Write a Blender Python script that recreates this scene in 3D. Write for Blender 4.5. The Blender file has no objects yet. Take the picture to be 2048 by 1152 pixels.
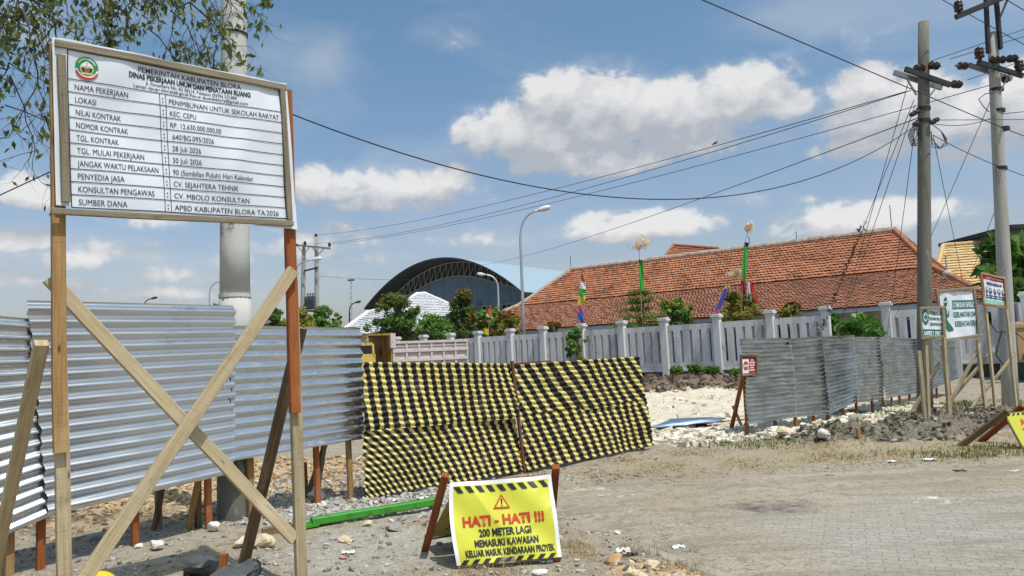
import bpy, math, random
import numpy as np
from mathutils import Vector, Matrix

random.seed(7)
rng = np.random.default_rng(7)
S = bpy.context.scene
COL = S.collection
R = math.radians

# ------------------------------------------------------------------ camera
FPX, PITCH, ROLL, EYE = 1500.0, R(5.1), R(2.6), 1.6
_X = np.array([1, 0, 0.]); _U0 = np.array([0, -math.sin(PITCH), math.cos(PITCH)]); _F = np.array([0, math.cos(PITCH), math.sin(PITCH)])
_u = math.cos(ROLL) * _U0 + math.sin(ROLL) * _X
_r = math.cos(ROLL) * _X - math.sin(ROLL) * _U0
CAMP = np.array([0, 0, EYE])
cd = bpy.data.cameras.new('camera')
cam = bpy.data.objects.new('camera', cd); COL.objects.link(cam)
cd.sensor_width = 36.0; cd.lens = 36.0 * FPX / 2048; cd.clip_start = 0.05; cd.clip_end = 3000
cam.matrix_world = Matrix(((_r[0], _u[0], -_F[0], 0), (_r[1], _u[1], -_F[1], 0), (_r[2], _u[2], -_F[2], EYE), (0, 0, 0, 1)))
S.camera = cam

# surveying: the photo's sight lines, used to work out where each thing stands on the site
def ray(x, y):
    return _r * (x - 1024) / FPX - _u * (y - 576) / FPX + _F
def G(x, y, z=0.0):
    d = ray(x, y); return CAMP + d * ((z - EYE) / d[2])
def P(x, y, D):
    d = ray(x, y); return CAMP + d * (D / d[1])
def PL(x, y, p0, n):
    d = ray(x, y); n = np.array(n); return CAMP + d * (np.dot(np.array(p0) - CAMP, n) / np.dot(d, n))

# ------------------------------------------------------------------ sky, sun, exposure
SUN_EL = R(64); _sh = np.array([0.68, -0.73]); _sh /= np.linalg.norm(_sh)
SUN_DIR = Vector((_sh[0] * math.cos(SUN_EL), _sh[1] * math.cos(SUN_EL), math.sin(SUN_EL)))
sl = bpy.data.lights.new('sun', 'SUN'); sl.energy = 4.1; sl.angle = R(0.5); sl.color = (1.0, 0.955, 0.88)
so = bpy.data.objects.new('sun', sl); COL.objects.link(so); so.location = (10, -10, 40)
so.rotation_euler = SUN_DIR.to_track_quat('Z', 'Y').to_euler()
S.view_settings.view_transform = 'Standard'; S.view_settings.look = 'None'
S.view_settings.gamma = 1; S.view_settings.exposure = -0.08; S.view_settings.use_curve_mapping = False

W = bpy.data.worlds.new('World'); S.world = W; W.use_nodes = True
nt = W.node_tree; nt.nodes.clear()
def N(tree, typ, **kw):
    n = tree.nodes.new(typ)
    for k, v in kw.items(): setattr(n, k, v)
    return n
def math_node(tree, op, a, b=None, c=None, clamp=False):
    n = N(tree, 'ShaderNodeMath', operation=op); n.use_clamp = clamp
    for i, v in enumerate((a, b, c)):
        if v is None: continue
        if isinstance(v, (int, float)): n.inputs[i].default_value = v
        else: tree.links.new(v, n.inputs[i])
    return n.outputs[0]
def azel(x, y):
    d = ray(x, y); return math.degrees(math.atan2(d[0], d[1])), math.degrees(math.atan2(d[2], math.hypot(d[0], d[1])))
# cloud cells: photo centre, half width, half height, strength
CLOUDS = [(1130, 205, 100, 62, 1), (1060, 268, 150, 62, 1), (1200, 235, 140, 90, 1), (1330, 225, 130, 66, 1), (1480, 190, 120, 66, 1),
          (1580, 212, 80, 34, .8), (1200, 320, 180, 42, .9), (1380, 280, 130, 50, .8),
          (655, 375, 95, 46, .8), (790, 380, 120, 40, .8), (890, 372, 80, 44, .8), (770, 405, 170, 26, .6),
          (1790, 225, 150, 75, 1), (1720, 180, 70, 50, .9), (1920, 235, 130, 60, 1), (1760, 285, 130, 40, .9), (2030, 215, 110, 80, 1), (1960, 300, 110, 30, .7),
          (1280, 455, 160, 36, .9), (1190, 447, 60, 26, .8), (1740, 440, 190, 44, .9), (1620, 455, 90, 30, .7), (1570, 275, 50, 22, .35),
          (60, 388, 70, 42, .8), (40, 480, 100, 36, .75), (230, 505, 130, 34, .55), (350, 548, 110, 20, .5), (690, 470, 170, 34, .55), (650, 552, 80, 24, .5),
          (150, 575, 130, 22, .5), (470, 520, 120, 24, .45), (850, 470, 120, 30, .3), (560, 575, 200, 20, .3),
          (600, 500, 150, 26, .6), (760, 520, 120, 22, .5), (300, 440, 100, 26, .5), (120, 520, 120, 30, .65), (500, 560, 140, 22, .6), (20, 560, 110, 22, .6), (380, 590, 160, 18, .6), (930, 480, 120, 24, .5), (1050, 400, 80, 18, .3), (1500, 400, 110, 18, .3), (900, 85, 44, 22, .22), (1065, 133, 16, 9, .3), (1620, 398, 34, 14, .4), (1370, 300, 60, 22, .4), (30, 60, 120, 40, .3), (1680, 90, 180, 30, .2)]
g = bpy.data.node_groups.new('cloud_density', 'ShaderNodeTree')
g.interface.new_socket('az', in_out='INPUT', socket_type='NodeSocketFloat')
g.interface.new_socket('el', in_out='INPUT', socket_type='NodeSocketFloat')
g.interface.new_socket('density', in_out='OUTPUT', socket_type='NodeSocketFloat')
gi = N(g, 'NodeGroupInput'); go_ = N(g, 'NodeGroupOutput')
acc = None
px_deg = math.degrees(1 / FPX)
for (cx, cy, hw, hh, st) in CLOUDS:
    a0, e0 = azel(cx, cy)
    k = math.cos(R(a0)) ** 2
    da = math_node(g, 'MULTIPLY', math_node(g, 'SUBTRACT', gi.outputs[0], a0), 1 / (hw * px_deg * k))
    de = math_node(g, 'MULTIPLY', math_node(g, 'SUBTRACT', gi.outputs[1], e0), 1 / (hh * px_deg * (k ** .5)))
    # flat cumulus base: the lower half falls off faster
    low = math_node(g, 'MULTIPLY', math_node(g, 'MINIMUM', de, 0.0), 1.25)
    de2 = math_node(g, 'ADD', math_node(g, 'MAXIMUM', de, 0.0), low)
    r2 = math_node(g, 'ADD', math_node(g, 'MULTIPLY', da, da), math_node(g, 'MULTIPLY', de2, de2))
    m = math_node(g, 'SUBTRACT', math_node(g, 'MULTIPLY', math_node(g, 'SUBTRACT', 1.25, r2), 1.4 * st), (1 - st) * .9)
    acc = m if acc is None else math_node(g, 'SMOOTH_MAX', acc, m, 0.25)
cmb = N(g, 'ShaderNodeCombineXYZ'); g.links.new(gi.outputs[0], cmb.inputs[0]); g.links.new(math_node(g, 'MULTIPLY', gi.outputs[1], 1.35), cmb.inputs[1])
nz = N(g, 'ShaderNodeTexNoise'); nz.inputs['Scale'].default_value = 0.42; nz.inputs['Detail'].default_value = 9; nz.inputs['Roughness'].default_value = 0.60
nz.inputs['Distortion'].default_value = 0.35
g.links.new(cmb.outputs[0], nz.inputs['Vector'])
nz2 = N(g, 'ShaderNodeTexNoise'); nz2.inputs['Scale'].default_value = 0.13; nz2.inputs['Detail'].default_value = 3
g.links.new(cmb.outputs[0], nz2.inputs['Vector'])
nn = math_node(g, 'ADD', math_node(g, 'MULTIPLY', math_node(g, 'SUBTRACT', nz.outputs[0], 0.5), 3.5), math_node(g, 'MULTIPLY', math_node(g, 'SUBTRACT', nz2.outputs[0], 0.5), 0.8))
dens = math_node(g, 'ADD', math_node(g, 'MAXIMUM', acc, -1.6), nn)
g.links.new(dens, go_.inputs[0])

tc = N(nt, 'ShaderNodeTexCoord'); sx = N(nt, 'ShaderNodeSeparateXYZ'); nt.links.new(tc.outputs['Generated'], sx.inputs[0])
DEG = 180 / math.pi
az = math_node(nt, 'MULTIPLY', math_node(nt, 'ARCTAN2', sx.outputs[0], sx.outputs[1]), DEG)
el = math_node(nt, 'MULTIPLY', math_node(nt, 'ARCSINE', sx.outputs[2]), DEG)
def dens_at(az_s, el_s):
    n = N(nt, 'ShaderNodeGroup'); n.node_tree = g
    nt.links.new(az_s, n.inputs[0]); nt.links.new(el_s, n.inputs[1]); return n.outputs[0]
d0 = dens_at(az, el)
d1 = dens_at(math_node(nt, 'ADD', az, 0.5), math_node(nt, 'ADD', el, 2.0))
def smooth(v, lo, hi):
    n = N(nt, 'ShaderNodeMapRange', interpolation_type='SMOOTHSTEP'); n.inputs[1].default_value = lo; n.inputs[2].default_value = hi
    nt.links.new(v, n.inputs[0]); return n.outputs[0]
cover = math_node(nt, 'ADD', math_node(nt, 'MULTIPLY', smooth(d0, 0.0, 0.75), .62), math_node(nt, 'MULTIPLY', smooth(d0, -.9, 1.3), .38))
light = math_node(nt, 'ADD', math_node(nt, 'MULTIPLY', math_node(nt, 'SUBTRACT', d0, d1), 0.42), 0.20, clamp=True)
sky = N(nt, 'ShaderNodeTexSky', sky_type='NISHITA'); sky.sun_disc = False; sky.sun_elevation = SUN_EL
sky.sun_rotation = math.atan2(_sh[0], _sh[1]); sky.air_density = 1.0; sky.dust_density = 2.6; sky.ozone_density = 1.2
cramp = N(nt, 'ShaderNodeMix', data_type='RGBA'); nt.links.new(light, cramp.inputs[0])
CL = 6.9
cramp.inputs[6].default_value = (0.50 * CL, 0.53 * CL, 0.58 * CL, 1); cramp.inputs[7].default_value = (0.92 * CL, 0.91 * CL, 0.90 * CL, 1)
mixc = N(nt, 'ShaderNodeMix', data_type='RGBA')
elev_fade = smooth(el, -1.0, 6.0)
nt.links.new(math_node(nt, 'MULTIPLY', math_node(nt, 'MULTIPLY', cover, 0.93), math_node(nt, 'ADD', math_node(nt, 'MULTIPLY', elev_fade, 0.30), 0.70)), mixc.inputs[0])
tint = N(nt, 'ShaderNodeMix', data_type='RGBA'); nt.links.new(smooth(el, 0.0, 26.0), tint.inputs[0])
tint.inputs[6].default_value = (1.20, 1.08, 1.08, 1); tint.inputs[7].default_value = (0.86, 1.08, 1.10, 1)
skyt = N(nt, 'ShaderNodeMix', data_type='RGBA'); skyt.blend_type = 'MULTIPLY'; skyt.inputs[0].default_value = 1
nt.links.new(sky.outputs[0], skyt.inputs[6]); nt.links.new(tint.outputs[2], skyt.inputs[7])
cv = N(nt, 'ShaderNodeCombineXYZ'); nt.links.new(math_node(nt, 'MULTIPLY', az, .05), cv.inputs[0]); nt.links.new(math_node(nt, 'MULTIPLY', el, .14), cv.inputs[1])
cirn = N(nt, 'ShaderNodeTexNoise'); cirn.inputs['Scale'].default_value = 1.0; cirn.inputs['Detail'].default_value = 6; cirn.inputs['Distortion'].default_value = .8; nt.links.new(cv.outputs[0], cirn.inputs['Vector'])
cirm = N(nt, 'ShaderNodeMix', data_type='RGBA'); nt.links.new(math_node(nt, 'MULTIPLY', smooth(cirn.outputs[0], .44, .78), .42), cirm.inputs[0])
nt.links.new(skyt.outputs[2], cirm.inputs[6]); cirm.inputs[7].default_value = (.66 * CL, .70 * CL, .76 * CL, 1)
nt.links.new(cirm.outputs[2], mixc.inputs[6]); nt.links.new(cramp.outputs[2], mixc.inputs[7])
bg = N(nt, 'ShaderNodeBackground'); bg.inputs[1].default_value = 0.14
nt.links.new(mixc.outputs[2], bg.inputs[0])
wo = N(nt, 'ShaderNodeOutputWorld'); nt.links.new(bg.outputs[0], wo.inputs[0])

# ------------------------------------------------------------------ materials
def ramp(tree, fac, lo, hi):
    n = N(tree, 'ShaderNodeMapRange', interpolation_type='SMOOTHSTEP'); n.inputs[1].default_value = lo; n.inputs[2].default_value = hi
    tree.links.new(fac, n.inputs[0]); return n.outputs[0]
def noise(tree, vec, scale, detail=4, rough=0.55, stretch=(1, 1, 1)):
    mp = N(tree, 'ShaderNodeMapping'); mp.inputs['Scale'].default_value = stretch; tree.links.new(vec, mp.inputs[0])
    n = N(tree, 'ShaderNodeTexNoise'); n.inputs['Scale'].default_value = scale; n.inputs['Detail'].default_value = detail; n.inputs['Roughness'].default_value = rough
    tree.links.new(mp.outputs[0], n.inputs['Vector']); return n.outputs[0]
def mixrgb(tree, fac, a, b, blend='MIX'):
    n = N(tree, 'ShaderNodeMix', data_type='RGBA'); n.blend_type = blend
    for i, v in ((0, fac), (6, a), (7, b)):
        if isinstance(v, (int, float)): n.inputs[i].default_value = v
        elif isinstance(v, tuple): n.inputs[i].default_value = (*v, 1) if len(v) == 3 else v
        else: tree.links.new(v, n.inputs[i])
    return n.outputs[2]
def new_mat(name):
    m = bpy.data.materials.new(name); m.use_nodes = True
    t = m.node_tree; b = t.nodes['Principled BSDF']; return m, t, b
def mat(name, col, rough=0.8, metal=0.0, layers=(), bump=None, coord='Object', rnd=0.0, spec=0.4):
    """layers: (scale, stretch, colour, lo, hi, detail); bump: (scale, stretch, strength, distance)"""
    m, t, b = new_mat(name)
    c = N(t, 'ShaderNodeTexCoord').outputs[coord]
    if rnd:   # offset the pattern per object so that no two pieces look alike
        oi = N(t, 'ShaderNodeObjectInfo'); ad = N(t, 'ShaderNodeVectorMath', operation='ADD'); mul = N(t, 'ShaderNodeMath', operation='MULTIPLY')
        mul.inputs[1].default_value = 37.0; t.links.new(oi.outputs['Random'], mul.inputs[0])
        t.links.new(c, ad.inputs[0]); t.links.new(mul.outputs[0], ad.inputs[1]); c = ad.outputs[0]
    cur = col
    for (sc, stx, c2, lo, hi, det) in layers:
        cur = mixrgb(t, ramp(t, noise(t, c, sc, det, 0.6, stx), lo, hi), cur, c2)
    if rnd:
        hs = N(t, 'ShaderNodeHueSaturation')
        mm = N(t, 'ShaderNodeMapRange'); mm.inputs[3].default_value = 1 - rnd; mm.inputs[4].default_value = 1 + rnd
        t.links.new(oi.outputs['Random'], mm.inputs[0]); t.links.new(mm.outputs[0], hs.inputs['Value'])
        if isinstance(cur, tuple): hs.inputs['Color'].default_value = (*cur, 1)
        else: t.links.new(cur, hs.inputs['Color'])
        cur = hs.outputs[0]
    if isinstance(cur, tuple): b.inputs['Base Color'].default_value = (*cur, 1)
    else: t.links.new(cur, b.inputs['Base Color'])
    b.inputs['Roughness'].default_value = rough; b.inputs['Metallic'].default_value = metal; b.inputs['Specular IOR Level'].default_value = spec
    if bump:
        bp = N(t, 'ShaderNodeBump'); bp.inputs['Strength'].default_value = bump[2]; bp.inputs['Distance'].default_value = bump[3]
        t.links.new(noise(t, c, bump[0], 5, 0.6, bump[1]), bp.inputs['Height']); t.links.new(bp.outputs[0], b.inputs['Normal'])
    return m
ONE = (1, 1, 1)
def wood(name, c1, c2, c3, saw=0.32):
    # grain runs along v of the beam's UV (metres); faint saw marks run across
    m, t, b = new_mat(name)
    uv = N(t, 'ShaderNodeTexCoord').outputs['UV']
    oi = N(t, 'ShaderNodeObjectInfo'); ad = N(t, 'ShaderNodeVectorMath', operation='ADD'); mul = math_node(t, 'MULTIPLY', oi.outputs['Random'], 53.0)
    t.links.new(uv, ad.inputs[0]); t.links.new(mul, ad.inputs[1]); c = ad.outputs[0]
    grain = noise(t, c, 1.0, 6, 0.65, (70, 2.2, 1)); blotch = noise(t, c, 1.0, 3, 0.5, (7, 2.0, 1)); sawm = noise(t, c, 1.0, 4, 0.6, (6, 130, 1))
    cur = mixrgb(t, ramp(t, grain, 0.35, 0.7), c1, c2)
    cur = mixrgb(t, ramp(t, blotch, 0.50, 0.78), cur, c3)
    dirt_ = noise(t, c, 1.0, 5, 0.65, (9, 3.2, 1)); cur = mixrgb(t, math_node(t, 'MULTIPLY', ramp(t, dirt_, 0.56, 0.74), 0.65), cur, tuple(x * 0.42 for x in c2))
    cur = mixrgb(t, math_node(t, 'MULTIPLY', ramp(t, sawm, 0.5, 0.72), saw), cur, tuple(x * 0.55 for x in c2))
    knot = N(t, 'ShaderNodeTexVoronoi'); knot.inputs['Scale'].default_value = 1.0
    mp = N(t, 'ShaderNodeMapping'); mp.inputs['Scale'].default_value = (9, 3, 1); t.links.new(c, mp.inputs[0]); t.links.new(mp.outputs[0], knot.inputs['Vector'])
    cur = mixrgb(t, math_node(t, 'SUBTRACT', 1.0, ramp(t, knot.outputs['Distance'], 0.05, 0.13)), cur, tuple(x * 0.4 for x in c2))
    hs = N(t, 'ShaderNodeHueSaturation'); t.links.new(math_node(t, 'ADD', math_node(t, 'MULTIPLY', oi.outputs['Random'], 0.3), 0.85), hs.inputs['Value'])
    t.links.new(cur, hs.inputs['Color']); t.links.new(hs.outputs[0], b.inputs['Base Color'])
    b.inputs['Roughness'].default_value = 0.85; b.inputs['Specular IOR Level'].default_value = 0.2
    bp = N(t, 'ShaderNodeBump'); bp.inputs['Strength'].default_value = 0.5; bp.inputs['Distance'].default_value = 0.004
    t.links.new(math_node(t, 'ADD', grain, sawm), bp.inputs['Height']); t.links.new(bp.outputs[0], b.inputs['Normal'])
    return m
def tin(name, c1, c2, rough0, rough1, dirt, dirt_lo, dirt_hi, metal=1.0):
    m, t, b = new_mat(name)
    uv = N(t, 'ShaderNodeTexCoord').outputs['UV']
    oi = N(t, 'ShaderNodeObjectInfo'); ad = N(t, 'ShaderNodeVectorMath', operation='ADD')
    t.links.new(uv, ad.inputs[0]); t.links.new(math_node(t, 'MULTIPLY', oi.outputs['Random'], 41.0), ad.inputs[1]); c = ad.outputs[0]
    n1 = noise(t, c, 1.0, 5, 0.6, (1.6, 9, 1)); n2 = noise(t, c, 1.0, 6, 0.7, (6, 45, 1)); n3 = noise(t, c, 14.0, 4, 0.6)
    cur = mixrgb(t, ramp(t, n1, 0.3, 0.7), c1, c2)
    dm = ramp(t, math_node(t, 'ADD', math_node(t, 'MULTIPLY', n2, 0.6), math_node(t, 'MULTIPLY', n3, 0.4)), dirt_lo, dirt_hi)
    cur = mixrgb(t, dm, cur, dirt)
    t.links.new(cur, b.inputs['Base Color'])
    t.links.new(math_node(t, 'SUBTRACT', metal, math_node(t, 'MULTIPLY', dm, 0.7)), b.inputs['Metallic'])
    mr = N(t, 'ShaderNodeMapRange'); mr.inputs[3].default_value = rough0; mr.inputs[4].default_value = rough1; t.links.new(n2, mr.inputs[0])
    t.links.new(mr.outputs[0], b.inputs['Roughness'])
    bp = N(t, 'ShaderNodeBump'); bp.inputs['Strength'].default_value = 0.06; bp.inputs['Distance'].default_value = 0.01
    t.links.new(n1, bp.inputs['Height']); t.links.new(bp.outputs[0], b.inputs['Normal'])
    return m
def leaf_mat(name, cols, trans=0.35, rough=0.5):
    m, t, b = new_mat(name)
    ge = N(t, 'ShaderNodeNewGeometry'); cr = N(t, 'ShaderNodeValToRGB'); t.links.new(ge.outputs['Random Per Island'], cr.inputs[0])
    e = cr.color_ramp.elements
    while len(e) < len(cols): e.new(0.5)
    for i, c in enumerate(cols): e[i].position = i / (len(cols) - 1); e[i].color = (*c, 1)
    t.links.new(cr.outputs[0], b.inputs['Base Color']); b.inputs['Roughness'].default_value = rough; b.inputs['Specular IOR Level'].default_value = 0.35
    tr = N(t, 'ShaderNodeBsdfTranslucent'); hs = N(t, 'ShaderNodeHueSaturation'); hs.inputs['Value'].default_value = 1.6; hs.inputs['Hue'].default_value = 0.48
    t.links.new(cr.outputs[0], hs.inputs['Color']); t.links.new(hs.outputs[0], tr.inputs[0])
    mx = N(t, 'ShaderNodeMixShader'); mx.inputs[0].default_value = trans
    t.links.new(b.outputs[0], mx.inputs[1]); t.links.new(tr.outputs[0], mx.inputs[2]); t.links.new(mx.outputs[0], t.nodes['Material Output'].inputs[0])
    return m

PALE = wood('pale_sawn_wood', (0.47, 0.385, 0.245), (0.34, 0.26, 0.15), (0.56, 0.48, 0.335))
TAN = wood('tan_sawn_wood', (0.38, 0.23, 0.10), (0.25, 0.14, 0.055), (0.44, 0.30, 0.15))
RED = wood('red_sawn_wood', (0.30, 0.095, 0.032), (0.20, 0.06, 0.02), (0.36, 0.15, 0.06), 0.2)
BROWN = wood('weathered_brown_wood', (0.17, 0.115, 0.065), (0.085, 0.055, 0.03), (0.26, 0.19, 0.11))
GREYW = wood('greyed_wood', (0.27, 0.23, 0.165), (0.17, 0.14, 0.09), (0.34, 0.30, 0.22))
GREEN_W = mat('green_painted_wood', (0.045, 0.26, 0.025), 0.5, layers=[(9, (1, 1, 1), (0.03, 0.16, 0.02), 0.5, 0.7, 4), (14, ONE, (0.10, 0.055, 0.03), 0.62, 0.68, 5)], bump=(20, ONE, 0.5, 0.01))
TIN_A = tin('bright_galvanised_sheet', (0.69, 0.705, 0.73), (0.63, 0.64, 0.655), 0.21, 0.29, (0.42, 0.40, 0.36), 0.60, 0.80, .97)
TIN_B = tin('blue_grey_galvanised_sheet', (0.63, 0.655, 0.69), (0.55, 0.565, 0.58), 0.15, 0.23, (0.40, 0.345, 0.26), 0.52, 0.68, .9)
TIN_C = tin('dull_galvanised_sheet', (0.66, 0.665, 0.64), (0.36, 0.375, 0.345), 0.16, 0.32, (0.09, 0.10, 0.08), 0.52, 0.66, .97)
CONC = mat('weathered_concrete', (0.36, 0.35, 0.32), 0.9, layers=[(2.2, (3, 3, .5), (0.22, 0.21, 0.19), 0.45, 0.75, 5), (24, ONE, (0.46, 0.45, 0.42), 0.5, 0.8, 3)], bump=(60, ONE, 0.3, 0.01))
CONC_PALE = mat('pale_grey_concrete', (0.50, 0.495, 0.46), 0.9, layers=[(1.6, (4, 4, .5), (0.33, 0.325, 0.30), 0.5, 0.78, 5), (24, ONE, (0.58, 0.57, 0.54), 0.5, 0.8, 3)], bump=(60, ONE, 0.3, 0.01))
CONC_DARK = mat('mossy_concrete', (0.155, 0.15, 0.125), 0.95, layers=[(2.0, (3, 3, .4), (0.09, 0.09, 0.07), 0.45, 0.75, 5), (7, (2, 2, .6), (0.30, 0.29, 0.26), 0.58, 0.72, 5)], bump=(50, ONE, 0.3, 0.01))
CONC_SPOT = mat('pale_spotted_concrete', (0.50, 0.495, 0.47), 0.9, layers=[(2.6, (2.2, 2.2, .6), (0.13, 0.13, 0.125), 0.53, 0.68, 5), (30, ONE, (0.62, 0.61, 0.58), 0.5, 0.8, 3)], bump=(60, ONE, 0.3, 0.01))  # dark blotches paint the leaf-shadow dapple of the big pole into the concrete
WALLM = mat('stained_white_wall_paint', (0.66, 0.66, 0.655), 0.9, layers=[(1.1, (2, 2, .25), (0.40, 0.405, 0.41), 0.45, 0.70, 6), (5.0, (2.0, 2.0, .35), (0.24, 0.24, 0.235), 0.56, 0.74, 6), (18, ONE, (0.76, 0.77, 0.78), 0.5, 0.75, 3)], bump=(30, ONE, 0.2, 0.01))
WHITEP = mat('white_pillar_paint', (0.64, 0.635, 0.62), 0.85, layers=[(2.0, (2, 2, .3), (0.50, 0.49, 0.47), 0.5, 0.75, 5), (6, (2, 2, .4), (0.33, 0.30, 0.27), 0.64, 0.76, 6)])
PLINTH = mat('dark_wet_stone_plinth', (0.075, 0.078, 0.072), 0.95, layers=[(3.0, ONE, (0.15, 0.15, 0.135), 0.55, 0.62, 3), (9, ONE, (0.04, 0.042, 0.04), 0.5, 0.7, 4)], bump=(6, ONE, 0.8, 0.05))
STEEL = mat('galvanised_lamp_steel', (0.45, 0.46, 0.47), 0.45, 0.6)
DARKST = mat('dark_steel', (0.03, 0.032, 0.035), 0.6, 0.3)
GREYST = mat('grey_steel_channel', (0.20, 0.205, 0.20), 0.6, 0.3)
CABLE = mat('black_cable', (0.014, 0.014, 0.016), 0.6)
BROWNC = mat('brown_glazed_porcelain', (0.038, 0.018, 0.014), 0.3)
VINYL = mat('white_vinyl_banner', (0.68, 0.715, 0.76), 0.42, layers=[(1.6, ONE, (0.63, 0.67, 0.72), 0.4, 0.7, 2)])
INK = mat('dark_print', (0.022, 0.026, 0.045), 0.45)
def flat(name, c, rough=0.5): return mat(name, c, rough)
YEL_BAN = flat('yellow_vinyl', (0.60, 0.60, 0.055), 0.45); RED_INK = flat('red_print', (0.50, 0.045, 0.012)); BLK_INK = flat('black_print', (0.018, 0.020, 0.022)); WHT_INK = flat('white_print', (0.80, 0.80, 0.78))
GRN_INK = flat('green_print', (0.02, 0.13, 0.085)); EMB_GREEN = flat('emblem_green', (0.02, 0.22, 0.10)); EMB_RED = flat('emblem_red', (0.50, 0.03, 0.03)); EMB_YEL = flat('emblem_yellow', (0.50, 0.55, 0.16)); TEAL_INK = flat('teal_print', (0.03, 0.17, 0.17)); NAVY = flat('navy_print', (0.03, 0.045, 0.17)); CRIM = flat('crimson_print', (0.42, 0.02, 0.045)); PINK_INK = flat('pink_print', (0.62, 0.32, 0.38)); MINT = flat('mint_print', (0.25, 0.55, 0.45))

# ------------------------------------------------------------------ mesh helpers
def wloc(o):
    v = np.zeros(3)
    while o is not None: v += np.array(o.location); o = o.parent
    return v
class MB:
    def __init__(s): s.v = []; s.f = []; s.mi = []; s.uv = []
    def add(s, verts, faces, mi=0, uvs=None):
        o = len(s.v); s.v.extend([tuple(map(float, p)) for p in verts])
        for k, fc in enumerate(faces):
            s.f.append([o + i for i in fc]); s.mi.append(mi if isinstance(mi, int) else mi[k])
            s.uv.append(uvs[k] if uvs else None)
    def beam(s, p0, p1, w, h, up=(0, 0, 1), mi=0, bevel=0.0):
        p0 = np.array(p0, float); p1 = np.array(p1, float); d = p1 - p0; L = np.linalg.norm(d); d /= L
        up = np.array(up, float)
        a = np.cross(d, up)
        if np.linalg.norm(a) < 1e-4: a = np.cross(d, (0, 1, 0))
        a /= np.linalg.norm(a); b = np.cross(a, d)
        n = max(1, int(L / 0.4)); vs = []
        ring = [(-.5, -.5), (.5, -.5), (.5, .5), (-.5, .5)]
        if bevel:
            e = bevel; ring = []
            for (x, y) in [(-.5, -.5), (.5, -.5), (.5, .5), (-.5, .5)]:
                q = [(x - math.copysign(e / w, x), y), (x, y - math.copysign(e / h, y))]
                ring += q[::-1] if x * y > 0 else q
            ring = [ring[i] for i in (1, 0, 2, 3, 5, 4, 6, 7)] if False else ring
            ang = sorted(ring, key=lambda p: math.atan2(p[1] * h, p[0] * w)); ring = ang
        K = len(ring); vv = []
        per = [0]
        for k in range(K):
            q0 = ring[k]; q1 = ring[(k + 1) % K]; per.append(per[-1] + math.hypot((q1[0] - q0[0]) * w, (q1[1] - q0[1]) * h))
        wob = [(0, 0)] + [(random.uniform(-.004, .004), random.uniform(-.004, .004)) for _ in range(n - 1)] + [(0, 0)]
        for i in range(n + 1):
            c = p0 + d * L * i / n
            for (x, y) in ring: vv.append(c + a * (x * w + wob[i][0]) + b * (y * h + wob[i][1]))
        fs = []; uvs = []
        for i in range(n):
            for k in range(K):
                k2 = (k + 1) % K
                fs.append([i * K + k, i * K + k2, (i + 1) * K + k2, (i + 1) * K + k])
                v0 = L * i / n; v1 = L * (i + 1) / n
                uvs.append([(per[k], v0), (per[k + 1], v0), (per[k + 1], v1), (per[k], v1)])
        fs.append(list(range(K))[::-1]); uvs.append([(ring[k][0] * w, ring[k][1] * h) for k in range(K)][::-1])
        fs.append([n * K + k for k in range(K)]); uvs.append([(ring[k][0] * w, ring[k][1] * h) for k in range(K)])
        s.add(vv, fs, mi, uvs)
    def box(s, c, size, ax=None, mi=0):
        c = np.array(c, float); ax = np.eye(3) if ax is None else np.array(ax, float)
        vs = [c + ax[0] * size[0] * x + ax[1] * size[1] * y + ax[2] * size[2] * z for z in (-.5, .5) for y in (-.5, .5) for x in (-.5, .5)]
        s.add(vs, [[0, 2, 3, 1], [4, 5, 7, 6], [0, 1, 5, 4], [2, 6, 7, 3], [0, 4, 6, 2], [1, 3, 7, 5]], mi)
    def tube(s, pts, r, sides=8, mi=0, caps=True):
        pts = [np.array(p, float) for p in pts]; n = len(pts)
        rr = r if hasattr(r, '__len__') else [r] * n
        vv = []; a = None
        for i in range(n):
            d = pts[min(i + 1, n - 1)] - pts[max(i - 1, 0)]; d = d / (np.linalg.norm(d) + 1e-9)
            if a is None:
                a = np.cross(d, (0, 0, 1)) if abs(d[2]) < .95 else np.cross(d, (0, 1, 0))
            a = a - d * np.dot(a, d); a /= np.linalg.norm(a); b = np.cross(d, a)
            for k in range(sides):
                t = 2 * math.pi * k / sides; vv.append(pts[i] + (a * math.cos(t) + b * math.sin(t)) * rr[i])
        fs = [[i * sides + k, i * sides + (k + 1) % sides, (i + 1) * sides + (k + 1) % sides, (i + 1) * sides + k] for i in range(n - 1) for k in range(sides)]
        if caps: fs += [list(range(sides))[::-1], [(n - 1) * sides + k for k in range(sides)]]
        s.add(vv, fs, mi)
    def lathe(s, prof, base, axis=(0, 0, 1), sides=16, mi=0):
        base = np.array(base, float); axis = np.array(axis, float); axis /= np.linalg.norm(axis)
        pts = [base + axis * z for (r, z) in prof]; a = np.cross(axis, (1, 0, 0))
        if np.linalg.norm(a) < .1: a = np.cross(axis, (0, 1, 0))
        a /= np.linalg.norm(a); b = np.cross(axis, a); vv = []
        for (r, z), p in zip(prof, pts):
            for k in range(sides):
                t = 2 * math.pi * k / sides; vv.append(p + (a * math.cos(t) + b * math.sin(t)) * r)
        n = len(prof)
        fs = [[i * sides + k, i * sides + (k + 1) % sides, (i + 1) * sides + (k + 1) % sides, (i + 1) * sides + k] for i in range(n - 1) for k in range(sides)]
        fs += [list(range(sides))[::-1], [(n - 1) * sides + k for k in range(sides)]]
        s.add(vv, fs, mi)
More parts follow.
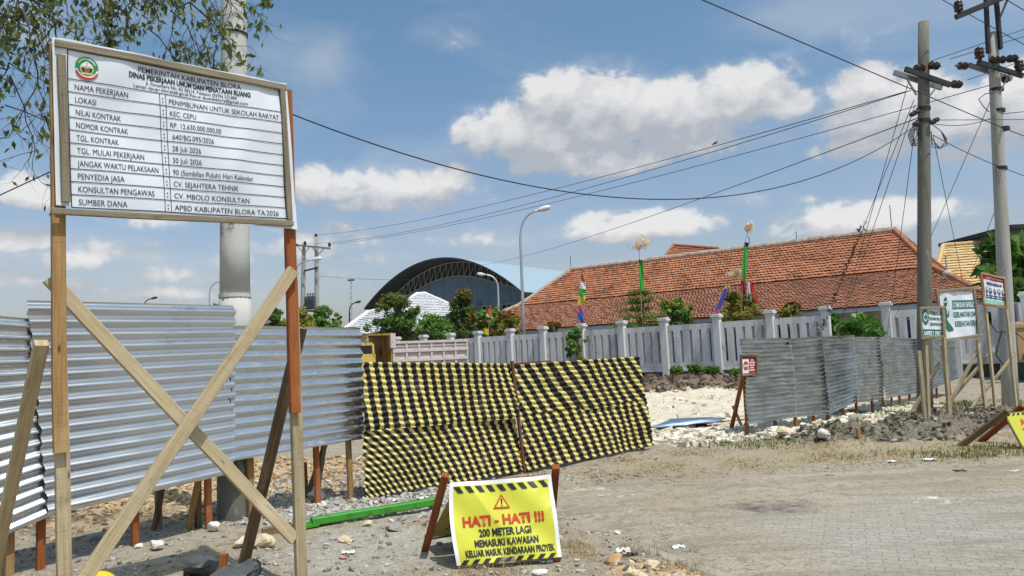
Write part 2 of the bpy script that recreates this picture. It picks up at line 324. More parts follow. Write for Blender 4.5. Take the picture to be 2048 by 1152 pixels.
    def grid(s, fn, nu, nv, mi=0, uvfn=None, mfn=None):
        vv = [fn(i / nu, j / nv) for j in range(nv + 1) for i in range(nu + 1)]
        fs = []; uvs = []; ms = []
        uvfn = uvfn or (lambda a, b: (a, b))
        for j in range(nv):
            for i in range(nu):
                fs.append([j * (nu + 1) + i, j * (nu + 1) + i + 1, (j + 1) * (nu + 1) + i + 1, (j + 1) * (nu + 1) + i])
                uvs.append([uvfn(i / nu, j / nv), uvfn((i + 1) / nu, j / nv), uvfn((i + 1) / nu, (j + 1) / nv), uvfn(i / nu, (j + 1) / nv)])
                ms.append(mfn((i + .5) / nu, (j + .5) / nv) if mfn else mi)
        s.add(vv, fs, ms, uvs)
    def build(s, name, mats, parent=None, origin=None, smooth=False):
        if not isinstance(mats, (list, tuple)): mats = [mats]
        off = wloc(parent) if parent is not None else (np.array(origin, float) if origin is not None else np.zeros(3))
        me = bpy.data.meshes.new(name)
        V = np.array(s.v, float) - off
        me.from_pydata(V.tolist(), [], s.f)
        for m in mats: me.materials.append(m)
        me.polygons.foreach_set('material_index', s.mi)
        if any(u is not None for u in s.uv):
            ul = me.uv_layers.new(name='UVMap'); flat_uv = []
            for fc, u in zip(s.f, s.uv):
                for q in (u if u is not None else [(0, 0)] * len(fc)): flat_uv += [q[0], q[1]]
            ul.data.foreach_set('uv', flat_uv)
        if smooth: me.polygons.foreach_set('use_smooth', [True] * len(s.f))
        me.update()
        o = bpy.data.objects.new(name, me); COL.objects.link(o)
        if parent is not None: o.parent = parent
        elif origin is not None: o.location = tuple(origin)
        return o
def raw_mesh(name, V, F, mats, parent=None, origin=None, smooth=False, mi=None):
    """numpy quads or triangles, all with the same number of corners"""
    off = wloc(parent) if parent is not None else (np.array(origin, float) if origin is not None else np.zeros(3))
    V = np.asarray(V, float) - off; F = np.asarray(F, np.int32); k = F.shape[1]
    me = bpy.data.meshes.new(name)
    me.vertices.add(len(V)); me.vertices.foreach_set('co', V.astype(np.float32).ravel())
    me.loops.add(F.size); me.loops.foreach_set('vertex_index', F.ravel())
    me.polygons.add(len(F)); me.polygons.foreach_set('loop_start', np.arange(0, F.size, k, dtype=np.int32)); me.polygons.foreach_set('loop_total', np.full(len(F), k, np.int32))
    for m in (mats if isinstance(mats, (list, tuple)) else [mats]): me.materials.append(m)
    if mi is not None: me.polygons.foreach_set('material_index', np.asarray(mi, np.int32))
    me.polygons.foreach_set('use_smooth', np.full(len(F), smooth, bool))
    me.update(calc_edges=True); me.validate()
    o = bpy.data.objects.new(name, me); COL.objects.link(o)
    if parent is not None: o.parent = parent
    elif origin is not None: o.location = tuple(origin)
    return o
def tag(o, label=None, cat=None, group=None, kind=None):
    if label: o['label'] = label
    if cat: o['category'] = cat
    if group: o['group'] = group
    if kind: o['kind'] = kind
    return o
def thing(name, label, cat, loc, group=None):
    o = bpy.data.objects.new(name, None); COL.objects.link(o); o.location = tuple(map(float, loc)); o.empty_display_size = .1
    return tag(o, label, cat, group)
def part_beam(name, m, parent, p0, p1, w, h, up=(0, 0, 1), bevel=0.004):
    b = MB(); b.beam(p0, p1, w, h, up, 0, bevel); return b.build(name, m, parent)

# value noise
def vnoise(x, y, seed=0):
    x = np.asarray(x, float); y = np.asarray(y, float)
    xi = np.floor(x).astype(np.int64); yi = np.floor(y).astype(np.int64); fx = x - xi; fy = y - yi
    fx = fx * fx * (3 - 2 * fx); fy = fy * fy * (3 - 2 * fy)
    def h(a, b):
        n = (a * 374761393 + b * 668265263 + seed * 974711) & 0x7fffffff
        n = ((n ^ (n >> 13)) * 1274126177) & 0x7fffffff
        return ((n ^ (n >> 16)) & 0xffff) / 65535.0
    return (h(xi, yi) * (1 - fx) + h(xi + 1, yi) * fx) * (1 - fy) + (h(xi, yi + 1) * (1 - fx) + h(xi + 1, yi + 1) * fx) * fy
def fbm(x, y, sc, octv=4, seed=0, gain=.5):
    t = 0; a = 1; s_ = 0
    for k in range(octv): t = t + a * (vnoise(np.asarray(x) * sc, np.asarray(y) * sc, seed + k) - .5); s_ += a; a *= gain; sc *= 2.03
    return t / s_ * 2
def blob(x, y, cx, cy, rx, ry, soft=.5, rot=0):
    c, s_ = math.cos(rot), math.sin(rot)
    dx = np.asarray(x) - cx; dy = np.asarray(y) - cy
    u_ = (dx * c + dy * s_) / rx; v_ = (-dx * s_ + dy * c) / ry
    r_ = np.sqrt(u_ * u_ + v_ * v_)
    return np.clip((1 - r_) / soft + .5, 0, 1)

# ------------------------------------------------------------------ ground and road
def Z_lime(x, y):
    w = np.maximum(blob(x, y, 5.2, 20.0, 5.0, 7.2, .35), blob(x, y, 3.3, 14.3, 1.9, 1.7, .6))
    w = np.maximum(w, blob(x, y, 6.8, 16.3, 4.0, 1.5, .6, R(38)))
    return w
def Z_clod(x, y):
    return np.maximum(np.maximum(blob(x, y, 6.4, 12.7, 1.9, 1.0, .6, R(20)), blob(x, y, 8.6, 13.6, 1.6, 1.5, .6)), blob(x, y, 5.1, 12.3, .7, .8, .6))
def Z_mound(x, y): return np.clip((np.asarray(y) - 25.3 - .3 * (np.asarray(x) - 5)) / 1.5, 0, 1) * np.clip((np.asarray(x) + 12) / 4, 0, 1)
def Z_orange(x, y): return np.maximum(blob(x, y, -4.7, 10.4, 2.9, 2.5, .5), blob(x, y, .9, 5.2, .38, .6, .8) * .8)
def Z_grav(x, y): return np.maximum(blob(x, y, -2.1, 9.3, 1.7, 1.6, .7), blob(x, y, -1.3, 6.6, 1.2, 1.1, .9) * .5)
def Z_dry(x, y):
    w = blob(x, y, 4.2, 10.75, 4.2, 1.0, .8, R(2)) * .92
    w = np.maximum(w, blob(x, y, 8.5, 11.0, 3.0, .9, .7)); return w
def Z_green(x, y): return np.maximum(np.maximum(blob(x, y, 4.2, 12.2, 1.3, .7, .8), blob(x, y, 6.5, 10.3, 1.8, .5, .8)), blob(x, y, 9.6, 16.2, 3.0, 1.5, .6))
def height(x, y):
    x = np.asarray(x, float); y = np.asarray(y, float)
    r_ = np.hypot(x, y)
    road = road_w(x, y)
    h = fbm(x, y, .35, 3, 3) * .035 + fbm(x, y, 3.0, 3, 9) * .022 * (1 - road)
    c = Z_clod(x, y); h = h + c * (np.abs(fbm(x, y, 1.5, 3, 21)) * .22 + (np.abs(fbm(x, y, 4.2, 4, 5, .7)) - .1) * .30 + .03)
    l = Z_lime(x, y); h = h + l * (.03 + fbm(x, y, 2.5, 3, 31) * .05)
    m = Z_mound(x, y); h = h + m * (.12 + np.abs(fbm(x, y, .9, 4, 41)) * .50 + np.abs(fbm(x, y, 3.2, 3, 43)) * .25)
    o = Z_orange(x, y); h = h + o * (.02 + fbm(x, y, 4.5, 3, 51) * .06)
    h = h * np.clip((140 - r_) / 60, 0, 1) * (1 - .85 * road) - .03 * road
    return h
def road_w(x, y):
    x = np.asarray(x, float); y = np.asarray(y, float)
    kx = 1.33 + (5.41 - y) * .52           # the kerb line
    a = np.clip((x - kx) / .25, 0, 1); b = np.clip((9.5 + .03 * x - y) / .8, 0, 1)
    return a * b
def hgt(x, y): return float(height(np.array([x]), np.array([y]))[0])
def GH(px, py):
    p = G(px, py)
    for _ in range(3): p = G(px, py, hgt(p[0], p[1]))
    return p

EARTH = bpy.data.node_groups.new('earth_colour', 'ShaderNodeTree')
EARTH.interface.new_socket('colour', in_out='OUTPUT', socket_type='NodeSocketColor')
EARTH.interface.new_socket('height', in_out='OUTPUT', socket_type='NodeSocketFloat')
eo = N(EARTH, 'NodeGroupOutput'); ec = N(EARTH, 'ShaderNodeTexCoord').outputs['Object']
e1 = noise(EARTH, ec, .8, 6, .6); e2 = noise(EARTH, ec, 7, 6, .65); e3 = noise(EARTH, ec, 45, 4, .6); e4 = noise(EARTH, ec, 2.2, 5, .6)
cur = mixrgb(EARTH, ramp(EARTH, e1, .35, .65), (0.325, 0.27, 0.192), (0.37, 0.325, 0.25))
cur = mixrgb(EARTH, math_node(EARTH, 'MULTIPLY', ramp(EARTH, e2, .48, .66), .75), cur, (0.17, 0.138, 0.098))
cur = mixrgb(EARTH, math_node(EARTH, 'MULTIPLY', ramp(EARTH, e4, .57, .72), .6), cur, (0.40, 0.375, 0.33))
cur = mixrgb(EARTH, ramp(EARTH, e3, .57, .68), cur, (0.47, 0.435, 0.365))
cur = mixrgb(EARTH, math_node(EARTH, 'MULTIPLY', ramp(EARTH, e3, .42, .33), .7), cur, (0.13, 0.105, 0.075))
vor = N(EARTH, 'ShaderNodeTexVoronoi'); vor.inputs['Scale'].default_value = 22; EARTH.links.new(ec, vor.inputs['Vector'])
cur = mixrgb(EARTH, math_node(EARTH, 'MULTIPLY', math_node(EARTH, 'SUBTRACT', 1.0, ramp(EARTH, vor.outputs['Distance'], .06, .14)), .6), cur, (0.10, 0.085, 0.065))
EARTH.links.new(cur, eo.inputs[0]); EARTH.links.new(math_node(EARTH, 'ADD', e2, e3), eo.inputs[1])
def earth(t):
    n = N(t, 'ShaderNodeGroup'); n.node_tree = EARTH; return n.outputs[0], n.outputs[1]
def attr(t, name):
    n = N(t, 'ShaderNodeAttribute'); n.attribute_name = name; return n.outputs['Fac']
gm, t, b = new_mat('site_earth')
c0, hh = earth(t); oc = N(t, 'ShaderNodeTexCoord').outputs['Object']
na = noise(t, oc, 5, 6, .65); nb = noise(t, oc, 26, 5, .6); ncn = noise(t, oc, 1.5, 5, .6)
def zone(base, name, cA, cB, thr=.28, nz_=None):
    w = math_node(t, 'ADD', attr(t, name), math_node(t, 'MULTIPLY', math_node(t, 'SUBTRACT', na, .5), .9))
    w = ramp(t, w, thr, thr + .4)
    return mixrgb(t, w, base, mixrgb(t, ramp(t, nz_ or nb, .35, .65), cA, cB))
cur = zone(c0, 'grav', (0.30, 0.285, 0.25), (0.47, 0.45, 0.41))
cur = zone(cur, 'orange', (0.42, 0.28, 0.155), (0.56, 0.43, 0.28))
cur = zone(cur, 'lime', (0.56, 0.485, 0.36), (0.70, 0.64, 0.51), .3, na)
cur = zone(cur, 'mound', (0.13, 0.095, 0.065), (0.24, 0.185, 0.135))
cur = zone(cur, 'clod', (0.125, 0.107, 0.08), (0.25, 0.22, 0.172))
cur = zone(cur, 'dry', (0.30, 0.25, 0.165), (0.39, 0.335, 0.225), .62)
t.links.new(cur, b.inputs['Base Color']); b.inputs['Roughness'].default_value = .95; b.inputs['Specular IOR Level'].default_value = .15
bp = N(t, 'ShaderNodeBump'); bp.inputs['Strength'].default_value = .9; bp.inputs['Distance'].default_value = .025; t.links.new(hh, bp.inputs['Height']); t.links.new(bp.outputs[0], b.inputs['Normal'])

angs = np.concatenate([np.linspace(-180, -44, 60)[:-1], np.linspace(-44, 44, 540), np.linspace(44, 180, 60)[1:-1]])
rads = np.concatenate([[.4, 1.2, 2.2, 3.0], 3.5 * (26 / 3.5) ** np.linspace(0, 1, 350), 26 * (900 / 26) ** np.linspace(0, 1, 80)[1:]])
A, RR = np.meshgrid(np.radians(angs), rads); gx = RR * np.sin(A); gy = RR * np.cos(A)
na_ = len(angs); nr_ = len(rads)
V = np.stack([gx, gy, height(gx, gy)], -1).reshape(-1, 3)
idx = np.arange(na_ * nr_).reshape(nr_, na_); nxt = np.roll(idx, -1, 1)
F = np.stack([idx[:-1], nxt[:-1], nxt[1:], idx[1:]], -1).reshape(-1, 4)[:, ::-1]
V = np.vstack([V, [[0, 0, 0]]])
ground = raw_mesh('ground', V, F, gm, smooth=True); tag(ground, kind='structure')
for nm, fn in (('lime', Z_lime), ('clod', Z_clod), ('mound', Z_mound), ('orange', Z_orange), ('grav', Z_grav), ('dry', Z_dry)):
    at = ground.data.attributes.new(nm, 'FLOAT', 'POINT'); at.data.foreach_set('value', fn(V[:, 0], V[:, 1]).astype(np.float32))

# road of interlocking pavers, half buried under dust
rm, t, b = new_mat('dusty_block_paving')
c0, hh = earth(t); oc = N(t, 'ShaderNodeTexCoord').outputs['Object']
mp = N(t, 'ShaderNodeMapping'); mp.inputs['Rotation'].default_value = (0, 0, R(24)); t.links.new(oc, mp.inputs[0])
br = N(t, 'ShaderNodeTexBrick'); br.inputs['Scale'].default_value = 1.0; br.inputs['Brick Width'].default_value = .21; br.inputs['Row Height'].default_value = .105
br.inputs['Mortar Size'].default_value = .006; br.inputs['Mortar Smooth'].default_value = .4; br.inputs['Bias'].default_value = 0
wv = N(t, 'ShaderNodeVectorMath', operation='ADD'); nzv = N(t, 'ShaderNodeTexNoise'); nzv.inputs['Scale'].default_value = 9; t.links.new(mp.outputs[0], nzv.inputs['Vector'])
sc_ = N(t, 'ShaderNodeVectorMath', operation='SCALE'); sc_.inputs['Scale'].default_value = .022; t.links.new(nzv.outputs['Color'], sc_.inputs[0])
t.links.new(mp.outputs[0], wv.inputs[0]); t.links.new(sc_.outputs[0], wv.inputs[1]); t.links.new(wv.outputs[0], br.inputs['Vector'])
br.inputs['Color1'].default_value = (.315, .287, .24, 1); br.inputs['Color2'].default_value = (.36, .332, .285, 1); br.inputs['Mortar'].default_value = (.265, .238, .195, 1)
d1_ = noise(t, oc, .55, 6, .62); d2_ = noise(t, oc, 5, 5, .65); d3_ = noise(t, oc, 1.6, 5, .6); d4_ = noise(t, oc, 60, 3, .6)
pc = mixrgb(t, math_node(t, 'MULTIPLY', ramp(t, d2_, .45, .75), .5), br.outputs['Color'], (.25, .235, .20))
pc = mixrgb(t, math_node(t, 'MULTIPLY', ramp(t, d3_, .58, .72), .45), pc, (.45, .435, .395))
pc = mixrgb(t, math_node(t, 'MULTIPLY', ramp(t, d4_, .62, .74), .4), pc, (.17, .155, .13))
dw = ramp(t, math_node(t, 'ADD', attr(t, 'dust'), math_node(t, 'MULTIPLY', math_node(t, 'SUBTRACT', d1_, .5), 1.5)), .30, 1.0)
dw = math_node(t, 'MULTIPLY', dw, .95)
fc_ = mixrgb(t, dw, pc, c0)
d5_ = noise(t, oc, 1.0, 6, .65, (.5, 2.2, 1)); d6_ = noise(t, oc, 28, 5, .7)
fc_ = mixrgb(t, math_node(t, 'MULTIPLY', ramp(t, d5_, .46, .64), .70), fc_, (.225, .195, .15))
fc_ = mixrgb(t, math_node(t, 'MULTIPLY', ramp(t, d6_, .54, .62), .75), fc_, (.15, .13, .10))
fc_ = mixrgb(t, math_node(t, 'MULTIPLY', ramp(t, d6_, .40, .30), .55), fc_, (.44, .42, .37))
stain = N(t, 'ShaderNodeAttribute'); stain.attribute_name = 'stain'
fc_ = mixrgb(t, ramp(t, math_node(t, 'ADD', stain.outputs['Fac'], math_node(t, 'MULTIPLY', math_node(t, 'SUBTRACT', d2_, .5), 3.0)), .45, 1.5), fc_, (.115, .10, .08))
lw = N(t, 'ShaderNodeAttribute'); lw.attribute_name = 'limespill'
fc_ = mixrgb(t, ramp(t, math_node(t, 'ADD', lw.outputs['Fac'], math_node(t, 'MULTIPLY', math_node(t, 'SUBTRACT', d2_, .5), 2.2)), .5, .9), fc_, (.62, .60, .54))
t.links.new(fc_, b.inputs['Base Color']); b.inputs['Roughness'].default_value = .9; b.inputs['Specular IOR Level'].default_value = .2
bp = N(t, 'ShaderNodeBump'); bp.inputs['Strength'].default_value = .55; bp.inputs['Distance'].default_value = .012
hm = N(t, 'ShaderNodeMix', data_type='FLOAT'); t.links.new(dw, hm.inputs[0]); t.links.new(math_node(t, 'SUBTRACT', 1.6, math_node(t, 'MULTIPLY', br.outputs['Fac'], 1.0)), hm.inputs[2]); t.links.new(hh, hm.inputs[3])
t.links.new(hm.outputs[0], bp.inputs['Height']); t.links.new(bp.outputs[0], b.inputs['Normal'])
# the sheet follows the kerb line on one side and runs out under the dust on the far side
ny, nx = 180, 220
ts = np.linspace(0, 1, nx) ** 1.7; ys = np.linspace(-6, 1, ny)
YY = np.linspace(-6, 9.7, ny)[:, None] + 0 * ts[None, :]
K0 = 1.33 + (5.41 - YY) * .52; XX = K0 + .06 + ts[None, :] * 34
YY = YY + (.03 * XX) * np.clip((YY + 6) / 15.7, 0, 1)
far_ = np.clip((9.2 + .03 * XX - YY) / 2.2, 0, 1)
dust = 1 - np.minimum(np.clip((XX - K0 + .1) / 1.6, 0, 1), far_)
dust = np.maximum(dust, np.clip(1.05 - np.hypot((XX - 3.6) / 3.2, (YY - 4.6) / 3.2), 0, 1) * 0 )
dust = dust + np.clip((YY - 5.6) / 3.2, 0, .42) + np.clip((2.6 - XX) / 3.0, 0, .5)
HZ = fbm(XX, YY, .35, 3, 3) * .035 * .15 + fbm(XX, YY, 1.1, 3, 77) * .008 - .0005 * XX
HZ = HZ - .05 * np.clip(1 - (XX - K0 - .06) / .5, 0, 1) * np.clip((YY - 6.1) / .3, 0, 1)
HZ = HZ - .035 * np.clip((YY - (9.2 + .03 * XX)) / .5, 0, 1)   # the far edge dips under the earth
RV = np.stack([XX, YY, HZ], -1).reshape(-1, 3); ri = np.arange(ny * nx).reshape(ny, nx)
RF = np.stack([ri[:-1, :-1], ri[:-1, 1:], ri[1:, 1:], ri[1:, :-1]], -1).reshape(-1, 4)
road = raw_mesh('road', RV, RF, rm, smooth=True); tag(road, kind='structure')
st1 = G(1545, 1012); sp1 = G(1180, 978); sp2 = G(1245, 990); sp3 = G(1890, 1000); sp4 = G(1340, 998)
at = road.data.attributes.new('dust', 'FLOAT', 'POINT'); at.data.foreach_set('value', dust.ravel().astype(np.float32))
at = road.data.attributes.new('stain', 'FLOAT', 'POINT'); at.data.foreach_set('value', blob(XX, YY, st1[0], st1[1], .55, .35, .9).ravel().astype(np.float32))
at = road.data.attributes.new('limespill', 'FLOAT', 'POINT')
at.data.foreach_set('value', (np.maximum.reduce([blob(XX, YY, q[0], q[1], a_, b_, .9) for q, a_, b_ in ((sp1, .32, .3), (sp2, .3, .2), (sp3, .5, .25), (sp4, .2, .12))]) * .52).ravel().astype(np.float32))
# kerb
kb = MB(); KY = np.linspace(-5, 6.25, 22)
for i in range(21):
    y0, y1 = KY[i] + .012, KY[i + 1]
    x0, x1 = 1.33 + (5.41 - y0) * .52, 1.33 + (5.41 - y1) * .52
    kb.beam((x0, y0, -.055), (x1, y1, -.055 + random.uniform(-.006, .006)), .13, .16, mi=0, bevel=.015)
tag(kb.build('kerb', mat('worn_kerb_concrete', (.33, .30, .25), .9, layers=[(7, ONE, (.26, .245, .21), .45, .7, 5), (40, ONE, (.45, .44, .41), .55, .75, 3)], bump=(40, ONE, .5, .01))), kind='structure')

# ------------------------------------------------------------------ lettering
def text_mesh(txt, bold=0.0):
    cu = bpy.data.curves.new('lettering', 'FONT'); cu.body = txt; cu.size = 1; cu.offset = bold; cu.resolution_u = 3
    o = bpy.data.objects.new('lettering', cu); COL.objects.link(o)
    dg = bpy.context.evaluated_depsgraph_get(); me = o.evaluated_get(dg).to_mesh()
    V = [(v.co.x, v.co.y) for v in me.vertices]; Fc = [list(p.vertices) for p in me.polygons]
    o.evaluated_get(dg).to_mesh_clear(); bpy.data.objects.remove(o); bpy.data.curves.remove(cu)
    return V, Fc
def put_text(mb, fn, txt, s0, s1, t0, t1, mi, bold=0.0, mirror=False, shear=0.0):
    """letters stretched to fill s0..s1 across and cap height t1..t0 (t grows downward); fn maps (s, t) onto the sheet"""
    V, Fc = text_mesh(txt, bold)
    xs = [v[0] for v in V]; x0, x1 = min(xs), max(xs); cap = 0.73
    out = []
    for (x, y) in V:
        a = (x - x0) / (x1 - x0)
        if mirror: a = 1 - a
        out.append(fn(s0 + (s1 - s0) * a, t1 - (t1 - t0) * y / cap + shear * (a - .5)))
    mb.add(out, [f[::-1] if mirror else f for f in Fc], mi)
def put_poly(mb, fn, pts, mi):
    mb.add([fn(*p) for p in pts], [list(range(len(pts)))[::-1]], mi)
def put_rect(mb, fn, s0, t0, s1, t1, mi, n=12, vert=False):
    vv = []
    for i in range(n + 1):
        q = i / n
        vv += [fn(s0, t0 + (t1 - t0) * q), fn(s1, t0 + (t1 - t0) * q)] if vert else [fn(s0 + (s1 - s0) * q, t1), fn(s0 + (s1 - s0) * q, t0)]
    fs = [[2 * i, 2 * i + 2, 2 * i + 3, 2 * i + 1] if vert else [2 * i, 2 * i + 2, 2 * i + 3, 2 * i + 1] for i in range(n)]
    mb.add(vv, fs, mi)
def put_disc(mb, fn, cs, ct, rs, rt, mi, a0=0, a1=360, inner=0.0, n=40):
    vv = []
    for i in range(n + 1):
        a = R(a0 + (a1 - a0) * i / n)
        vv += [fn(cs + rs * math.cos(a), ct - rt * math.sin(a)), fn(cs + rs * inner * math.cos(a), ct - rt * inner * math.sin(a))]
    mb.add(vv, [[2 * i, 2 * i + 1, 2 * i + 3, 2 * i + 2][::-1] for i in range(n)], mi)
def sheet_fn(c00, c10, c11, c01, nrm, wob):
    c00, c10, c11, c01 = [np.array(c, float) for c in (c00, c10, c11, c01)]
    nrm = np.array(nrm, float); nrm /= np.linalg.norm(nrm)
    def make(lift):
        def fn(s, t):   # s across, t downward
            return c00 * (1 - s) * (1 - t) + c10 * s * (1 - t) + c11 * s * t + c01 * (1 - s) * t + nrm * (wob(s, t) + lift)
        return fn
    return make

# ------------------------------------------------------------------ project signboard on two posts
LB = np.array([-2.70, 4.59, 0]); RB = np.array([-1.63, 5.60, 0])
e = (RB - LB); SBW = np.linalg.norm(e); e /= SBW; SBN = np.array([e[1], -e[0], 0])   # faces the sun side
sbf = LB + SBN * .055
def SB(x, y, off=0.0): return PL(x, y, sbf + SBN * off, SBN)
sign = thing('project_signboard', 'large white project notice board with a lettered table, on two tall spliced wooden posts', 'signboard', LB)
c00, c10, c11, c01 = SB(104, 74), SB(573, 167), SB(595, 459), SB(112, 410)
def wob_big(s, t):
    return (.010 * math.sin(5 * s + 6 * t + 1) + .007 * math.sin(11 * s - 9 * t) + .010 * math.exp(-((s - .62 - .25 * (1 - t)) / .045) ** 2) * (1 - t * .3) + .012 * math.exp(-((s - .35 - .9 * t) / .05) ** 2) * max(0, .5 - t) * 2
            + .005 * math.sin(26 * (s + .5 * t)) * (1 - t)) * (1 if .03 < s < .97 else .3)
mk = sheet_fn(c00, c10, c11, c01, SBN, wob_big)
bm = MB(); f0 = mk(0.0); bm.grid(lambda a, b_: f0(a, 1 - b_), 60, 40)
# printed frame, table and letters: i maps the inner printed border onto the sheet
q00, q10, q11, q01 = SB(134, 100), SB(557, 179), SB(574, 437), SB(143, 415)
def inv_sheet(p):     # where a printed point lies on the vinyl
    a, c = .5, .5
    for _ in range(6):
        b0 = c00 * (1 - a) * (1 - c) + c10 * a * (1 - c) + c11 * a * c + c01 * (1 - a) * c
        da_ = (c10 - c00) * (1 - c) + (c11 - c01) * c; dc_ = (c01 - c00) * (1 - a) + (c11 - c10) * a
        sol = np.linalg.lstsq(np.stack([da_, dc_], 1), p - b0, rcond=None)[0]; a += sol[0]; c += sol[1]
    return a, c
def mkp(lift):
    def fn(s, t):
        p = q00 * (1 - s) * (1 - t) + q10 * s * (1 - t) + q11 * s * t + q01 * (1 - s) * t
        return p + SBN * (wob_big(*inv_sheet(p)) + lift)
    return fn
ip = mkp(.0035); LWs, LWt = .0022, .0036
for (t0, t1) in [(-LWt, LWt), (1 - LWt, 1 + LWt)]: put_rect(bm, ip, 0, t0, 1, t1, 1, 24)
for s0 in (0, 1): put_rect(bm, ip, s0 - LWs, 0, s0 + LWs, 1, 1, 16, True)
ROW0 = .182; RH = (1 - ROW0) / 10
for k in range(10): put_rect(bm, ip, 0, ROW0 + RH * k - .0028, 1, ROW0 + RH * k + .0028, 1, 24)
for s0 in (.386, .414): put_rect(bm, ip, s0 - .0014, ROW0, s0 + .0014, 1, 1, 14, True)
rows = [('NAMA PEKERJAAN', .027, .247, 'PENIMBUNAN UNTUK SEKOLAH RAKYAT', .429, .985), ('LOKASI', .027, .112, 'KEC. CEPU', .431, .555), ('NILAI KONTRAK', .028, .215, 'RP. 12.630.000.000,00', .430, .675),
        ('NOMOR KONTRAK', .028, .243, '640/BG.095/2026', .437, .632), ('TGL. KONTRAK', .028, .200, '28 Juli 2026', .433, .565), ('TGL. MULAI PEKERJAAN', .028, .306, '30 Juli 2026', .432, .566),
        ('JANGAK WAKTU PELAKSAAN', .028, .365, '90 (Sembilan Puluh) Hari Kalender', .431, .826), ('PENYEDIA JASA', .028, .214, 'CV. SEJAHTERA TEHNIK', .431, .745), ('KONSULTAN PENGAWAS', .028, .340, 'CV. MBOLO KONSULTAN', .431, .800),
        ('SUMBER DANA', .028, .222, 'APBD KABUPATEN BLORA TA.2026', .430, .955)]
for k, (a, a0, a1, v, v0, v1) in enumerate(rows):
    tb = ROW0 + RH * k
    put_text(bm, ip, a, a0, a1, tb + RH * .30, tb + RH * .78, 1, 0)
    put_text(bm, ip, v, v0, v1, tb + RH * .33, tb + RH * .80, 1, 0)
    put_disc(bm, ip, .400, tb + RH * .42, .0032, .005, 1, n=10); put_disc(bm, ip, .400, tb + RH * .72, .0032, .005, 1, n=10)
put_text(bm, ip, 'PEMERINTAH KABUPATEN BLORA', .295, .790, .020, .057, 1, .004)
put_text(bm, ip, 'DINAS PEKERJAAN UMUM DAN PENATAAN RUANG', .252, .838, .068, .104, 1, .034)
put_text(bm, ip, 'Jl. Nusantara No. 62 58214, Telepon (0296) 531004', .325, .765, .114, .137, 1, .01)
put_text(bm, ip, 'Laman dpupr.blorakab.go.id Pos-el dpukabblora@gmail.com', .272, .820, .144, .167, 1, .01)
# round emblem: green wreath, pale dome over a dark band, red and white ribbon below
asp = SBW * .97 / np.linalg.norm(q01 - q00); er = .046; ert = er * asp; ecx, ect = .076, .092
L1, L2, L3, L4 = mkp(.0045), mkp(.0055), mkp(.0065), mkp(.0075)
put_disc(bm, L1, ecx, ect, er, ert, 2)
put_disc(bm, L2, ecx, ect + ert * .08, er * 1.06, ert * 1.08, 4, 200, 340, .80); put_disc(bm, L2, ecx, ect + ert * .02, er * 1.02, ert * 1.0, 3, 195, 345, .84)
put_disc(bm, L3, ecx, ect + ert * .14, er * 1.04, ert * 1.08, 4, 205, 335, .86)
put_disc(bm, L2, ecx, ect + .14 * ert, er * .60, ert * .60, 5)
for k in range(14):
    a = R(25 + 10 * k); ca, sa = math.cos(a), math.sin(a)
    mi_ = 3 if k < 6 else 5
    put_disc(bm, L2, ecx + er * .78 * ca, ect - ert * .78 * sa, er * .09, ert * .05, mi_, n=8)
put_poly(bm, L3, [(ecx - er * .52, ect + ert * .05), (ecx - er * .45, ect - ert * .22), (ecx, ect - ert * .58), (ecx + er * .45, ect - ert * .22), (ecx + er * .52, ect + ert * .05)], 3)
put_poly(bm, L3, [(ecx - er * .50, ect + ert * .10), (ecx + er * .50, ect + ert * .10), (ecx + er * .40, ect + ert * .48), (ecx - er * .40, ect + ert * .48)], 1)
put_disc(bm, L4, ecx, ect + ert * .28, er * .18, ert * .17, 4); put_disc(bm, L4, ecx, ect + ert * .28, er * .20, ert * .19, 5, inner=.85)
for k in range(-3, 4): put_rect(bm, L4, ecx + er * .12 * k - er * .02, ect - ert * .12, ecx + er * .12 * k + er * .02, ect + ert * .02, 1, 1)
put_rect(bm, L4, ecx - er * .025, ect - ert * .5, ecx + er * .025, ect + ert * .02, 1, 1)
put_rect(bm, L3, ecx - er * .55, ect + ert * .58, ecx + er * .55, ect + ert * .72, 5, 4)
bm.build('banner', [VINYL, INK, EMB_GREEN, WHT_INK, EMB_RED, EMB_YEL], sign, smooth=True)
# frame battens in front of the vinyl
def sbat(a, b_, w, off, m=GREYW): part_beam('frame_batten', m, sign, SB(*a, off), SB(*b_, off), w, .024, SBN)
sbat((110, 86), (572, 176), .046, .017); sbat((122, 110), (132, 404), .046, .017); sbat((102, 422), (586, 447), .040, .017); sbat((564, 172), (580, 440), .040, .016)
for (x, y) in [(106, 90), (570, 440), (580, 442), (124, 118)]: pass
# posts: an upper timber lapped on the front of a lower one
def SBP(x, y, off): return PL(x, y, LB + SBN * off, SBN)
upd = SBN
part_beam('post', TAN, sign, SBP(121, 905, .0), SBP(113, 90, .0), .075, .045, upd)
part_beam('post', PALE, sign, np.array([*SBP(134, 1152, -.048)[:2], -.15]) + 0, SBP(117, 640, -.048), .078, .045, upd)
part_beam('post', RED, sign, SBP(590, 826, .0), SBP(572, 180, .0), .078, .048, upd)
part_beam('post', PALE, sign, np.array([*SBP(603, 1152, -.05)[:2], -.15]), SBP(583, 560, -.05), .082, .048, upd)
